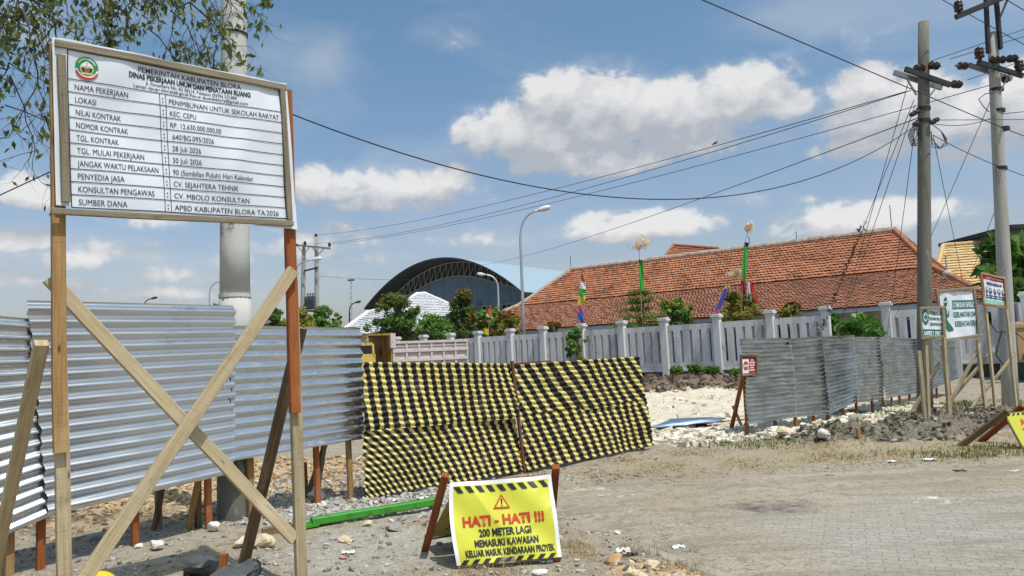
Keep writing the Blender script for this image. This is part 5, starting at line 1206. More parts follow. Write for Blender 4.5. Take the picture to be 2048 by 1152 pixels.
# stained annex at the right edge with a dark blue doorway and a raised ledge
ax0 = lvl(1972, 0, 25.0, 0); annex = thing('stained_annex', 'stained whitish building with a dark blue opening and a low ledge, behind the pale pole', 'building', ax0)
za = P(1990, 608, 25)[2]; ad = np.array([.93, -.36, 0]); an_ = np.array([.36, .93, 0]); AAX = (ad, an_, EZ)
def AN(u, v, z): return ax0 + ad * u + an_ * v + EZ * z
STAIN = mat('streaked_plaster', (.50, .51, .52), .9, layers=[(.8, (2.2, 2.2, .35), (.16, .165, .16), .45, .64, 6), (5, (1, 1, .5), (.30, .30, .29), .5, .7, 5)])
b_ = MB(); b_.box(AN(.22, 1.5, za / 2), (.44, 3, za), AAX); b_.box(AN(4.3, 1.5, za / 2), (6.6, 3, za), AAX); b_.box(AN(.72, 1.5, za - .25), (.56, 3, .5), AAX); b_.build('wall', STAIN, annex)
b_ = MB(); b_.box(AN(.72, .9, za / 2 - .26), (.56, .1, za - .52), AAX); b_.build('door', mat('navy_blue_door', (.012, .025, .10), .5), annex)
b_ = MB(); b_.box(AN(.72, .82, 1.75), (.5, .04, .05), AAX); b_.build('handle', STEEL, annex)
b_ = MB(); b_.box(AN(3.4, -.7, .78), (7.4, 1.6, .30), AAX); b_.build('ledge', mat('pale_blue_grey_ledge', (.34, .37, .41), .8), annex)
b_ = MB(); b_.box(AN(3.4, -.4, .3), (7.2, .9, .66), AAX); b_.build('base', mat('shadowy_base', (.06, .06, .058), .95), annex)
b_ = MB(); q = P(2037, 665, 24.0); b_.box(q + (0, 0, -.35), (.32, .3, 1.0)); b_.box(q + (0, 0, .2), (.42, .4, .10)); b_.lathe([(.18, 0), (.12, .08), (.02, .1)], q + (0, 0, .25), sides=8); b_.build('gate_pillar', mat('ochre_pillar', (.33, .22, .11), .85), annex)

# ------------------------------------------------------------------ arched sports hall
hl, hr = P(728, 616, 93.8), P(1045, 584, 80); zb = (hl[2] + hr[2]) / 2; hl[2] = hr[2] = zb
hd_ = hr - hl; HWD = np.linalg.norm(hd_); hd_ /= HWD; hn_ = np.array([-hd_[1], hd_[0], 0]); RISE = 5.0
hall = thing('arched_hall', 'large hall with an arched pale blue metal roof and open steel trusses', 'sports hall', ((hl + hr) / 2)[:2].tolist() + [0])
def ARC(s, v, dz=0.0, span=1.0): return hl + hd_ * HWD * s + hn_ * v + EZ * (RISE * (1 - (2 * s - 1) ** 2) + dz)
b_ = MB(); b_.grid(lambda a, c: ARC(a, c * 46), 48, 12, uvfn=lambda a, c: (a * HWD, c * 46))
ROOFB = mat('pale_blue_roof_sheet', (.31, .40, .47), .5, 0.0, layers=[(2.5, (.3, 12, 12), (.27, .355, .42), .4, .7, 3)])
b_.build('roof_sheet', ROOFB, hall, smooth=True)
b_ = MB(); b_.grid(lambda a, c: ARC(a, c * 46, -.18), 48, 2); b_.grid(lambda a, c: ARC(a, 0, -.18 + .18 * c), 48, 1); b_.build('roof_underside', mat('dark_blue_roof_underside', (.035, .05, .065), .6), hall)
SETB = 3.0; TD = 1.7
def CH(s, low, v=SETB):
    s2 = .025 + .95 * s
    return ARC(s2, v, -.30) if not low else hl + hd_ * HWD * s2 + hn_ * v + EZ * (-.30 + (RISE) * (1 - (2 * s2 - 1) ** 2) - TD * min(1, .25 + 3 * min(s2, 1 - s2)))
TRUSS = mat('grey_painted_truss', (.24, .27, .27), .5)
for v in (SETB, 14, 25, 36):
    b_ = MB(); n = 26
    for low in (0, 1): b_.tube([CH(k / 40, low, v) for k in range(41)], .085, 5)
    for k in range(n + 1):
        b_.tube([CH(k / n, 0, v), CH(k / n, 1, v)], .055, 4)
        if k < n: b_.tube([CH(k / n, 1, v), CH((k + 1) / n, 0, v)], .05, 4)
    b_.build('truss', TRUSS, hall)
zc = -2.0
b_ = MB()
def FAC(a, c):
    top = CH(.27 + .73 * a, 1) if False else CH(.16 + .84 * a, 1); bot = np.array([top[0], top[1], zb - .9])
    q = top * c + bot * (1 - c); return q + hn_ * (.15 + .04 * math.sin(a * 300))
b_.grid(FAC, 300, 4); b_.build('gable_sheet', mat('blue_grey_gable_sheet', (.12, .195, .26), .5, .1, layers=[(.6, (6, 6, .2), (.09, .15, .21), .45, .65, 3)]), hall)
b_ = MB(); lo0 = hl + hn_ * SETB; lo1 = hr + hn_ * SETB
for z in (-.9, -1.9): b_.tube([lo0 + EZ * z + hd_ * 3, lo1 + EZ * z], .09, 5)
for k in range(31): 
    a = lo0 + hd_ * (3 + (HWD - 3) * k / 30); c = lo0 + hd_ * (3 + (HWD - 3) * min(30, k + 1) / 30); b_.tube([a + EZ * -1.9, c + EZ * -.9], .05, 4); b_.tube([a + EZ * -.9, a + EZ * -1.9], .05, 4)
for v in (0.2, 45):
    pass
for k in range(24):
    a, c = hr + hn_ * (SETB + k * 1.7), hr + hn_ * (SETB + (k + 1) * 1.7)
    b_.tube([a + EZ * -.4, c + EZ * -.4], .07, 4); b_.tube([a + EZ * -1.8, c + EZ * -1.8], .07, 4); b_.tube([a + EZ * -1.8, c + EZ * -.4], .05, 4)
b_.build('eave_truss', TRUSS, hall)
for (u, v) in ((1, SETB), (1, 14), (1, 25), (1, 36), (0, SETB), (0, 14), (.33, SETB), (.66, SETB)):
    q = hl + hd_ * HWD * (.02 + .96 * u) + hn_ * v; b_ = MB(); b_.beam((q[0], q[1], -.2), (q[0], q[1], zb - .3), .45, .35); b_.build('column', mat('slate_steel_column', (.10, .125, .15), .5), hall)
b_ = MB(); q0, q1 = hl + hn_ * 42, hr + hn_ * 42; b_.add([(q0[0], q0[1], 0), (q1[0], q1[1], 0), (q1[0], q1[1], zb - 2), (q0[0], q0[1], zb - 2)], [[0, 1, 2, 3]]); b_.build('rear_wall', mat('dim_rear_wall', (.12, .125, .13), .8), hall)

# ------------------------------------------------------------------ dump truck behind the first fence
TD_ = 30.0; tk0 = P(735, 690, TD_); tk1 = P(934, 690, TD_ + 2.6); td = tk1 - tk0; td[2] = 0; TLN = np.linalg.norm(td); td /= TLN; tn = np.array([-td[1], td[0], 0]); TAX = (td, tn, EZ)
truck = thing('dump_truck', 'parked dump truck with a yellow cab and a scuffed pinkish-white tipper bed', 'truck', (*tk0[:2], 0))
def TK(u, v, z): return np.array([tk0[0], tk0[1], 0]) + td * u + tn * v + EZ * z
BEDM = mat('scuffed_pinkish_white_paint', (.56, .50, .47), .7, layers=[(9, ONE, (.40, .34, .31), .5, .7, 5), (16, ONE, (.12, .06, .04), .64, .72, 5)])
YPAINT = mat('faded_yellow_paint', (.62, .44, .10), .5, layers=[(6, ONE, (.50, .34, .08), .45, .7, 4)]); OCHRE = mat('ochre_painted_steel', (.36, .22, .05), .6, layers=[(10, ONE, (.20, .11, .04), .5, .68, 5)])
zt = 2.36; u0b = 1.05; ub = TLN; zb0 = 1.0; bw = 2.1
b_ = MB()
b_.box(TK((u0b + ub) / 2, 0, (zt + zb0) / 2), (ub - u0b, .05, zt - zb0), TAX); b_.box(TK((u0b + ub) / 2, bw, (zt + zb0) / 2), (ub - u0b, .05, zt - zb0), TAX); b_.box(TK(ub, bw / 2, (zt + zb0) / 2), (.05, bw, zt - zb0), TAX); b_.box(TK((u0b + ub) / 2, bw / 2, zb0), (ub - u0b, bw, .08), TAX)
for z in (zt - .04, zt - .40, zt - .78, zt - 1.15): b_.box(TK((u0b + ub) / 2, -.06, z), (ub - u0b, .10, .10), TAX)
b_.box(TK((u0b + ub) / 2, -.045, zt - .20), (ub - u0b, .04, .05), TAX)
for k in range(7): b_.box(TK(u0b + .05 + (ub - u0b - .1) * k / 6, -.05, (zt + zb0) / 2), (.085, .085, zt - zb0), TAX)
b_.build('tipper_bed', BEDM, truck)
b_ = MB(); b_.box(TK(u0b - .03, bw / 2, 1.85), (.06, bw + .1, 1.75), TAX); b_.box(TK(.52, bw / 2, 2.66), (1.10, bw + .1, .06), TAX); b_.box(TK(-.02, bw / 2, 2.60), (.06, bw + .1, .16), TAX)
b_.box(TK(u0b - .10, .55, 1.9), (.05, .05, 1.4), TAX); b_.box(TK(u0b - .10, 1.2, 2.0), (.06, .4, .35), TAX)
b_.build('cab_shield', OCHRE, truck)
b_ = MB(); b_.box(TK(u0b + .02, -.04, 2.40), (.22, .16, .60), TAX); b_.build('bed_corner_post', BEDM, truck)
b_ = MB(); b_.box(TK(-.40, bw / 2, 1.35), (1.5, bw - .1, 1.1), TAX); b_.box(TK(-.42, bw / 2, 2.30), (1.35, bw - .16, .12), TAX)
for (u, v) in ((.26, .10), (.26, bw - .1), (-1.05, .10), (-1.05, bw - .1)): b_.beam(TK(u + (.02 if u > 0 else -.08), v, 1.75), TK(u, v, 2.30), .10, .08)
b_.box(TK(.28, bw / 2, 2.0), (.06, bw - .2, .6), TAX)
cab = b_.build('cab', YPAINT, truck)
b_ = MB(); b_.box(TK(-.40, .12, 2.02), (1.2, .03, .48), TAX); b_.box(TK(-1.06, bw / 2, 2.02), (.03, bw - .4, .5), TAX); b_.build('window', GLASS, cab)
RUB = mat('black_rubber', (.02, .02, .02), .8)
for u in (-.4, 1.7, 2.7):
    for v in (.12, bw - .12):
        b_ = MB(); b_.lathe([(.22, -.13), (.44, -.12), (.46, -.06), (.46, .06), (.44, .12), (.22, .13)], TK(u, v, .46), tn, 20); w_ = b_.build('wheel', RUB, truck); b_ = MB(); b_.lathe([(.10, -.14), (.2, -.10), (.2, .10), (.10, .14)], TK(u, v, .46), tn, 12); b_.build('rim', OCHRE, w_)
b_ = MB(); b_.box(TK(1.2, bw / 2, .78), (4.2, .9, .22), TAX); b_.build('chassis', DARKST, truck)

# ------------------------------------------------------------------ foliage
def leaves(name, centres, radii, n, size, m, parent, flat_=0.0, elong=1.8, droop=0.0, seed=0):
    """n small leaf-shaped faces gathered in clumps"""
    rg = np.random.default_rng(seed); centres = np.asarray(centres, float); radii = np.asarray(radii, float)
    w = radii.prod(1) ** (2 / 3); k = rg.choice(len(centres), n, p=w / w.sum())
    d = rg.normal(size=(n, 3)); d /= np.linalg.norm(d, axis=1)[:, None]
    rad = (.15 + 1.0 * rg.random(n) ** .75) * (1 + .22 * rg.normal(size=n))
    p = centres[k] + d * radii[k] * rad[:, None]
    nr = d + rg.normal(size=(n, 3)) * .7 + np.array([0, 0, .35 + flat_ * 3]); nr /= np.linalg.norm(nr, axis=1)[:, None]
    ax = np.cross(nr, rg.normal(size=(n, 3))); ax[:, 2] -= droop; ax /= np.linalg.norm(ax, axis=1)[:, None]; sd = np.cross(nr, ax); sd /= np.linalg.norm(sd, axis=1)[:, None]
    s = size * (.65 + .7 * rg.random(n))[:, None]
    V = np.stack([p - ax * s * .5 * elong, p + sd * s * .42 - ax * s * .05 + nr * s * .1, p + ax * s * .5 * elong, p - sd * s * .42 - ax * s * .05 + nr * s * .1], 1).reshape(-1, 3)
    F = np.arange(4 * n).reshape(n, 4); return raw_mesh(name, V, F, m, parent)
def limbs(b_, base, tips, r0, sway=.15, seed=0):
    rr = random.Random(seed); base = np.array(base, float)
    for tip in tips:
        tip = np.array(tip, float); d = tip - base; pts = []; n = 6
        for k in range(n + 1):
            a = k / n; pts.append(base + d * np.array([a ** 1.4, a ** 1.4, a]) + np.array([rr.gauss(0, 1), rr.gauss(0, 1), 0]) * sway * a * (1 - a) * np.linalg.norm(d) * .5)
        b_.tube(pts, [r0 * (1 - .85 * k / n) for k in range(n + 1)], 6, caps=False)
L_DARK = leaf_mat('dark_green_leaves', [(0.032, 0.079, 0.018), (0.061, 0.140, 0.026), (0.105, 0.193, 0.038), (0.158, 0.245, 0.052)])
L_MID = leaf_mat('mid_green_leaves', [(0.044, 0.114, 0.021), (0.096, 0.219, 0.038), (0.149, 0.289, 0.052), (0.228, 0.350, 0.079)])
L_RUST = leaf_mat('green_and_rusty_leaves', [(0.052, 0.096, 0.018), (0.105, 0.166, 0.028), (0.158, 0.210, 0.035), (0.263, 0.158, 0.035), (0.298, 0.096, 0.026)])
L_RED = leaf_mat('red_young_leaves', [(0.117, 0.072, 0.016), (0.195, 0.072, 0.019), (0.260, 0.078, 0.023), (0.130, 0.117, 0.026)])
L_YEL = leaf_mat('yellow_green_leaves', [(0.105, 0.149, 0.021), (0.193, 0.245, 0.035), (0.298, 0.315, 0.049), (0.385, 0.298, 0.052)])
L_FRESH = leaf_mat('fresh_big_leaves', [(0.032, 0.103, 0.020), (0.060, 0.163, 0.027), (0.098, 0.217, 0.043), (0.141, 0.260, 0.065)], .4, .35)
BARK = mat('grey_brown_bark', (.16, .13, .10), .95, layers=[(6, (3, 3, .6), (.08, .065, .05), .45, .7, 5)])
def bush(name, label, cat, px, pybase, pytop, halfw_px, D, mats, n=3500, size=.12, clumps=26, seed=0, base_z=0, shape='round', flat_=0.0, group=None, elong=1.8):
    c0 = P(px, pybase, D); top = P(px, pytop, D); hw_ = halfw_px * D / FPX; H = top[2] - base_z
    zlow = max(base_z + .3, c0[2]); root = thing(name, label, cat, (c0[0], c0[1], base_z), group)
    rg = np.random.default_rng(seed + 900); cs, rs = [], []; clumps = int(clumps * 1.7); n = int(n * 1.25); size = size * .80
    for k in range(clumps):
        a = rg.random() * 2 * math.pi; t_ = rg.random() ** .8
        if shape == 'tier': t_ = (rg.integers(0, 6) + .12 * rg.normal()) / 5.6; t_ = min(max(t_, .02), 1)
        if shape == 'cone': wr = (1 - .85 * t_) ** .8
        elif shape == 'tier': wr = 1.0 - .80 * t_
        elif shape == 'dome': wr = math.sqrt(max(0, 1 - t_ ** 2)) * .95 + .05
        elif shape == 'wide': wr = (.55 + .45 * math.sin(math.pi * t_))
        else: wr = math.sin(math.pi * (.16 + .78 * t_)) ** .7
        r_ = hw_ * wr * math.sqrt(rg.random()) * .85; out = rg.random() < .22
        if out: r_ = hw_ * wr * rg.uniform(.9, 1.22)
        cs.append([c0[0] + r_ * math.cos(a), c0[1] + r_ * math.sin(a), zlow + (top[2] - zlow) * (t_ * .9 + .04)])
        q = hw_ * (.10 + .20 * rg.random() ** 1.3) * (.55 if out else 1); rs.append([q, q, q * (.9 if out else .75 if shape != 'wide' else .5)] if shape != 'tier' else [q * 1.25, q * 1.25, q * .28])
    b_ = MB(); tb = np.array([c0[0], c0[1], base_z - .1])
    trunk_h = base_z + (zlow - base_z) * .8 + .1
    b_.tube([tb, (tb[0] + .03, tb[1], trunk_h)], [.05 + H * .012, .04 + H * .009], 8)
    order = np.argsort([-c[2] for c in cs])[:10]
    limbs(b_, (tb[0] + .03, tb[1], trunk_h - .05), [cs[i] for i in order], .03 + H * .006, seed=seed)
    b_.build('trunk', BARK, root)
    ms = mats if isinstance(mats, (list, tuple)) else [mats]
    if len(ms) == 1: leaves('crown', cs, rs, n, size, ms[0], root, flat_, elong, seed=seed)
    else:
        ts_ = np.array([(c[2] - zlow) / (top[2] - zlow) for c in cs]); hi = ts_ > np.quantile(ts_, .72); cs = np.array(cs); rs = np.array(rs)
        leaves('crown', cs, rs, int(n * .8), size, ms[0], root, flat_, elong, seed=seed); leaves('young_shoots', cs[hi] + (0, 0, .1), rs[hi] * 1.05, int(n * .22), size * .9, ms[1], root, flat_, elong, seed=seed + 1)
    return root
GB = 'shrubs and small trees behind the white wall'
bush('shrub_tree', 'dark green tree with sparse lower twigs before the white-roofed house', 'tree', 797, 690, 590, 55, 50, [L_DARK, L_RUST], 6500, .15, 46, 1, shape='round', group=GB)
bush('shrub_tree', 'tall bushy tree with rust-red tip in front of the arched hall', 'tree', 930, 690, 580, 52, 50, [L_DARK, L_RED], 6500, .15, 44, 2, shape='cone', group=GB)
bush('shrub_tree', 'low broad-leaved tree between the two rust-tipped trees', 'tree', 868, 690, 632, 46, 48, L_MID, 3800, .18, 26, 3, group=GB)
bush('shrub_tree', 'loose pale green sapling with the orange flag beside it', 'tree', 985, 690, 607, 34, 47, L_MID, 1500, .17, 18, 4, group=GB, shape='wide')
bush('shrub_tree', 'yellow-green bush with reddish leaves left of the tall street lamp', 'tree', 1015, 690, 625, 36, 46, [L_YEL, L_RED], 2600, .15, 22, 5, group=GB)
bush('shrub_tree', 'rusty-leaved bush left of the orange flag', 'tree', 950, 690, 622, 24, 47.5, L_RUST, 1400, .14, 14, 25, group=GB)
bush('shrub_tree', 'small reddish bush just over the wall right of the tall street lamp', 'tree', 1108, 676, 646, 22, 44, [L_RUST, L_RED], 1100, .13, 12, 6, group=GB)
bush('shrub_tree', 'feathery tree with flat layered branches around the solid green flag', 'tree', 1283, 668, 572, 70, 41, [L_MID, L_RUST], 2800, .12, 44, 7, group=GB, shape='tier', flat_=.6)
bush('shrub_tree', 'rounded dense green tree right of the layered tree', 'tree', 1352, 668, 596, 38, 40, [L_MID, L_YEL], 4200, .13, 30, 8, group=GB)
bush('shrub_tree', 'yellowish bushy tree at the foot of the red and white flag', 'tree', 1480, 652, 588, 48, 38.5, [L_YEL, L_RUST], 4600, .12, 36, 9, group=GB)
bush('shrub_tree', 'small round yellow-green bush showing alone over the wall before the eave', 'tree', 1585, 645, 607, 27, 37, [L_YEL, L_RED], 2400, .11, 18, 10, group=GB, shape='dome')
for k, (px, top, hw_, D, lab, mm) in enumerate([(545, 614, 40, 52, 'dark hedge tree just right of the big concrete pole', L_DARK), (600, 620, 44, 50, 'yellow-green hedge tree under the transformer', L_YEL), (652, 612, 40, 52, 'taller hedge tree right of the transformer', L_MID), (682, 628, 14, 56, 'thin sapling at the right end of the hedge', L_FRESH), (440, 606, 30, 60, 'dark treetop just left of the big concrete pole', L_DARK)]):
    bush('hedge_tree', lab, 'tree', px, 700, top, hw_, D, mm, 4200 if hw_ > 20 else 700, .17, 30 if hw_ > 20 else 8, 30 + k, shape='dome', group='trees behind the left fence')
# tree line far beyond the site, low on the horizon
_ta = np.radians(np.concatenate([rng.uniform(-75, -12, 150), rng.uniform(-12, 75, 130)])); _tr = rng.uniform(150, 230, len(_ta)); _th = rng.uniform(1.6, 3.0, len(_ta))
fl_ = leaves('far_trees', np.stack([_tr * np.sin(_ta), _tr * np.cos(_ta), _th * .9], -1), np.stack([_th * 2.2, _th * 2.2, _th], -1), 16000, 1.1, L_DARK, None, seed=99); tag(fl_, kind='stuff')
# big-leaved tree by the pale pole
bush('broadleaf_tree', 'big-leaved green tree behind the pale utility pole', 'tree', 2032, 640, 474, 66, 29, L_FRESH, 900, .62, 36, 50, shape='wide', elong=1.5)
bush('broadleaf_tree', 'dark leafy tree below the grey building at the right edge', 'tree', 2060, 720, 560, 42, 27.5, L_DARK, 900, .5, 22, 51, shape='round', elong=1.5)
bush('broadleaf_plant', 'big-leaved plant filling the break in the white wall', 'plant', 1672, 690, 627, 22, 31.5, L_FRESH, 130, .55, 12, 52, shape='round', elong=1.4)
bush('broadleaf_plant', 'broad spreading big-leaved plant above the grey fence', 'plant', 1722, 690, 632, 44, 29, L_FRESH, 170, .55, 20, 53, shape='dome', elong=1.4)
bush('climbing_plant', 'leafy climbing plant standing against the white wall pillar under the striped flag', 'plant', 1155, 735, 655, 24, 37.5, L_MID, 700, .20, 16, 54, shape='round', elong=1.5)
for k, (px, py, hw_, lab) in enumerate([(1355, 766, 16, 'dark weed clump at the foot of the wall, right of a pillar'), (1390, 768, 13, 'low weed clump in the middle of the wall bay'), (1425, 767, 20, 'bright green weed clump beside the next pillar'), (1476, 770, 12, 'weed clump half hidden by the grey fence end')]):
    g_ = G(px, py); bush('weed_clump', lab, 'weeds', px, py - 3, py - 27, hw_, g_[1] - .3, [L_MID, L_DARK, L_FRESH, L_MID][k], 170, .24, 9, 60 + k, base_z=hgt(g_[0], g_[1]), shape='wide', group='weeds along the wall foot')

# ------------------------------------------------------------------ flags on bamboo poles
BAM = mat('pale_bamboo', (.36, .28, .13), .7); PLUME = leaf_mat('dry_straw_plume', [(.58, .50, .34), (.68, .60, .44), (.76, .70, .54)], .5, .8)
def clothm(name, c):
    m, t, b = new_mat(name); b.inputs['Base Color'].default_value = (*c, 1); b.inputs['Roughness'].default_value = .6
    tr = N(t, 'ShaderNodeBsdfTranslucent'); tr.inputs[0].default_value = (*c, 1); mx = N(t, 'ShaderNodeMixShader'); mx.inputs[0].default_value = .35
    t.links.new(b.outputs[0], mx.inputs[1]); t.links.new(tr.outputs[0], mx.inputs[2]); t.links.new(mx.outputs[0], t.nodes['Material Output'].inputs[0]); return m
C_OR, C_WH, C_GR, C_YE, C_PI, C_BL, C_RD, C_CR, C_NV = [clothm(n_, c) for n_, c in (('orange_cloth', (.62, .17, .03)), ('white_cloth', (.75, .75, .74)), ('green_cloth', (.03, .45, .05)), ('yellow_cloth', (.75, .62, .04)), ('pink_cloth', (.60, .12, .32)), ('blue_cloth', (.05, .16, .55)), ('red_cloth', (.55, .02, .02)), ('crimson_cloth', (.42, .01, .07)), ('dark_navy_cloth', (.02, .03, .12)))]
def flag(label, D, pole_pts, bands, width, plume=None, seed=0, base=None):
    """pole_pts: sight points of the pole from the ground up; bands: (top y, bottom y, left x at top, left x at bottom, cloth)"""
    pts = [P(x, y, D) for x, y in pole_pts]; b0 = pts[0].copy(); b0[2] = 0; root = thing('tall_flag', label, 'flag', b0, 'tall festival flags behind the wall')
    b_ = MB(); b_.tube([b0] + pts, [.022] + [.02 * (1 - .6 * k / len(pts)) for k in range(len(pts))], 6); b_.build('pole', BAM, root)
    rr = random.Random(seed)
    for (ya, yb, xa, xb, wa, wb, cl) in bands:
        b_ = MB(); ph = rr.random() * 6
        def fn(a, c, ya=ya, yb=yb, xa=xa, xb=xb, wa=wa, wb=wb, ph=ph):
            y = yb + (ya - yb) * c; x0 = xb + (xa - xb) * c; w_ = wb + (wa - wb) * c
            return P(x0 + w_ * a, y + (1 - abs(2 * a - 1)) * .0 + a * 2, D - .02 - .10 * math.sin(a * 5 + ph + c * 3) * a)
        b_.grid(fn, 8, 10); b_.build('cloth', cl, root, smooth=True)
    if plume:
        px_, py_, rw, rh = plume; c = P(px_, py_, D); r1 = rw * D / FPX; r2 = rh * D / FPX
        leaves('plume', [c, c + (.3 * r1, 0, .1), c - (.3 * r1, 0, .05)], [[r1 * .85, r1 * .5, r2 * .75]] * 3, 190, .06, PLUME, root, elong=6.0, seed=seed)
    return root
FL = 40.5
flag('triangular striped flag of orange, white, green, yellow, pink and blue bands', FL + .6, [(1158, 660), (1163, 545)], [(545, 562, 1163, 1161, 2, 10, C_OR), (561, 577, 1161, 1159, 10, 13, C_WH), (576, 592, 1159, 1158, 11, 12, C_GR), (591, 610, 1158, 1155, 13, 14, C_YE), (609, 626, 1156, 1155, 12, 12, C_PI), (625, 643, 1155, 1154, 13, 14, C_BL), (641, 656, 1154, 1153, 12, 11, C_OR)], 12, seed=1)
flag('solid green flag topped by a large straw plume over the layered tree', FL - .6, [(1283, 620), (1279, 520), (1278, 488)], [(519, 524, 1277, 1277, 7, 9, C_NV), (523, 580, 1277, 1280, 9, 7, C_GR)], 9, (1284, 487, 19, 13), 2)
flag('tall green and crimson flag with a small straw tuft, highest of all', FL - 3, [(1483, 610), (1488, 490), (1498, 455)], [(484, 492, 1490, 1489, 8, 7, C_NV), (491, 562, 1488, 1481, 7, 11, C_GR), (561, 587, 1481, 1481, 11, 10, C_CR)], 10, (1498, 455, 8, 10), 3)
flag('curved blue flag leaning right with a pink foot and a yellow tip', FL - 2.4, [(1427, 650), (1436, 605), (1450, 574), (1459, 568)], [(569, 577, 1451, 1449, 9, 8, C_YE), (576, 618, 1449, 1431, 8, 9, clothm('violet_blue_cloth', (.10, .12, .52))), (617, 638, 1431, 1426, 9, 11, C_PI)], 10, (1470, 548, 13, 10), 4)
flag('red and white national flag hanging limp on the yellowish bushy tree', FL - 2.6, [(1492, 640), (1496, 560)], [(563, 602, 1495, 1493, 6, 10, C_WH), (562, 608, 1500, 1503, 5, 15, C_RD)], 10, None, 5)
flag('small faded orange flag beside the pale sapling', 46, [(977, 670), (980, 610)], [(612, 633, 979, 973, 3, 11, C_OR), (628, 634, 973, 972, 11, 13, C_WH)], 9, None, 6)
b_ = MB(); b_.grid(lambda a, c: P(967 + 10 * a, 668 - 12 * c + 2 * a, 45 - .1 * math.sin(a * 4)), 5, 5); tag(b_.build('yellow_rag', C_YE, None, P(970, 668, 45)), 'small yellow rag caught on the wall top left of the tall street lamp', 'rag')

# ------------------------------------------------------------------ tree overhanging from the left
oh = thing('overhanging_tree', 'sparse small-leaved tree reaching in over the notice board from outside the left edge', 'tree', (-8.6, 7.4, 0))
TW = mat('dark_twig_bark', (.055, .045, .035), .9)
b_ = MB(); rr = random.Random(3); tipsL = []
b_.tube([(-8.6, 7.4, -.2), (-8.5, 7.3, 1.4), (-8.3, 7.2, 2.8), (-7.9, 7.1, 4.3)], [.20, .17, .14, .11], 10)
trunk_o = b_.build('trunk', BARK, oh)
b_ = MB(); fine = MB()
def twig(p0, d, L, r, depth, lf):
    pts = [np.array(p0, float)]; d = np.array(d, float); n = 6
    for k in range(n):
        d = d + np.array([rr.gauss(0, .22), rr.gauss(0, .22), rr.gauss(0, .16) - .05]); d /= np.linalg.norm(d); pts.append(pts[-1] + d * L / n)
    b_.tube(pts, [r * (1 - .6 * k / n) for k in range(n + 1)], 5 if r > .008 else 3, caps=False)
    for k in range(2, n + 1):
        if depth > 0 and rr.random() < .85:
            s_ = np.array([rr.gauss(0, 1), rr.gauss(0, .8), rr.gauss(-.25, .6)]); q = d + s_ * .9; twig(pts[k], q / np.linalg.norm(q), L * rr.uniform(.4, .65), r * .5, depth - 1, lf)
        if depth <= 1 and rr.random() < lf: tipsL.append(pts[k])
# main boughs run in from the left at the height of the top of the view
OD = 6.7
boughs = [((-120, -60), (120, -40), 1), ((60, -90), (395, -30), .85), ((-100, 10), (60, 60), .6), ((200, -80), (430, 40), .9), ((120, -70), (250, 20), .9), ((280, -90), (470, -10), .7), ((-110, 60), (20, 130), .5), ((10, -60), (110, 40), 1)]
for k, (a, c, lf) in enumerate(boughs):
    p_, q = P(*a, OD + .3 * math.sin(k)), P(*c, OD + .4 * math.cos(2 * k)); n = 9; L = np.linalg.norm(q - p_)
    pts = [p_ + (q - p_) * i / n + np.array([0, rr.gauss(0, .05), rr.gauss(0, .04)]) for i in range(n + 1)]
    b_.tube([(-7.9, 7.1, 4.3)] + [(-7.0 + .4 * k * .3, 7.0, 5.0 + .06 * k)] + pts, [.045, .03] + [.018 * (1 - .6 * i / n) for i in range(n + 1)], 6, caps=False)
    for i in range(1, n + 1):
        for _ in range(1):
            d = np.array([rr.gauss(.25, .7), rr.gauss(0, .6), rr.gauss(-.35, .45)]); twig(pts[i], d / np.linalg.norm(d), rr.uniform(.28, .62), .007, 2, .62 * lf)
# long thin twigs hanging at the far left and along the top of the board
for (x, y, L, dx, dz) in [(20, 150, .9, .35, -.8), (70, 120, .8, .2, -.9), (60, 40, .9, .3, -.8), (110, 60, .6, .6, -.6), (210, 70, .5, .5, -.6), (300, 60, .55, .6, -.5), (10, 210, .5, .9, -.5), (400, 70, .5, .6, -.6), (430, 100, .5, .3, -.8), (90, 230, .5, -.2, -.8), (340, 20, .6, .4, -.7), (400, 20, .5, .5, -.6)]:
    twig(P(x, y, OD), (dx, .1, dz), L, .008, 2, .5)
b_.build('branches', TW, oh)
L_OH = leaf_mat('olive_green_leaves', [(0.037, 0.063, 0.013), (0.069, 0.107, 0.020), (0.114, 0.158, 0.032), (0.202, 0.227, 0.063)], .45, .4)
tl_ = np.array(tipsL); tl_ = np.vstack([tl_, tl_ + rng.normal(0, .03, tl_.shape), tl_ + rng.normal(0, .04, tl_.shape)])
leaves('crown', tl_, np.full((len(tl_), 3), .028), int(len(tl_) * .145), .042, L_OH, oh, droop=1.2, elong=1.9, seed=5)
lv = MB()
tw2 = P(530, 4, 6.6); leaves('stray_sprig', [tw2, tw2 + (.03, 0, .06)], [[.06, .05, .06]] * 2, 26, .045, L_OH, oh, droop=1.2, elong=1.9, seed=6)

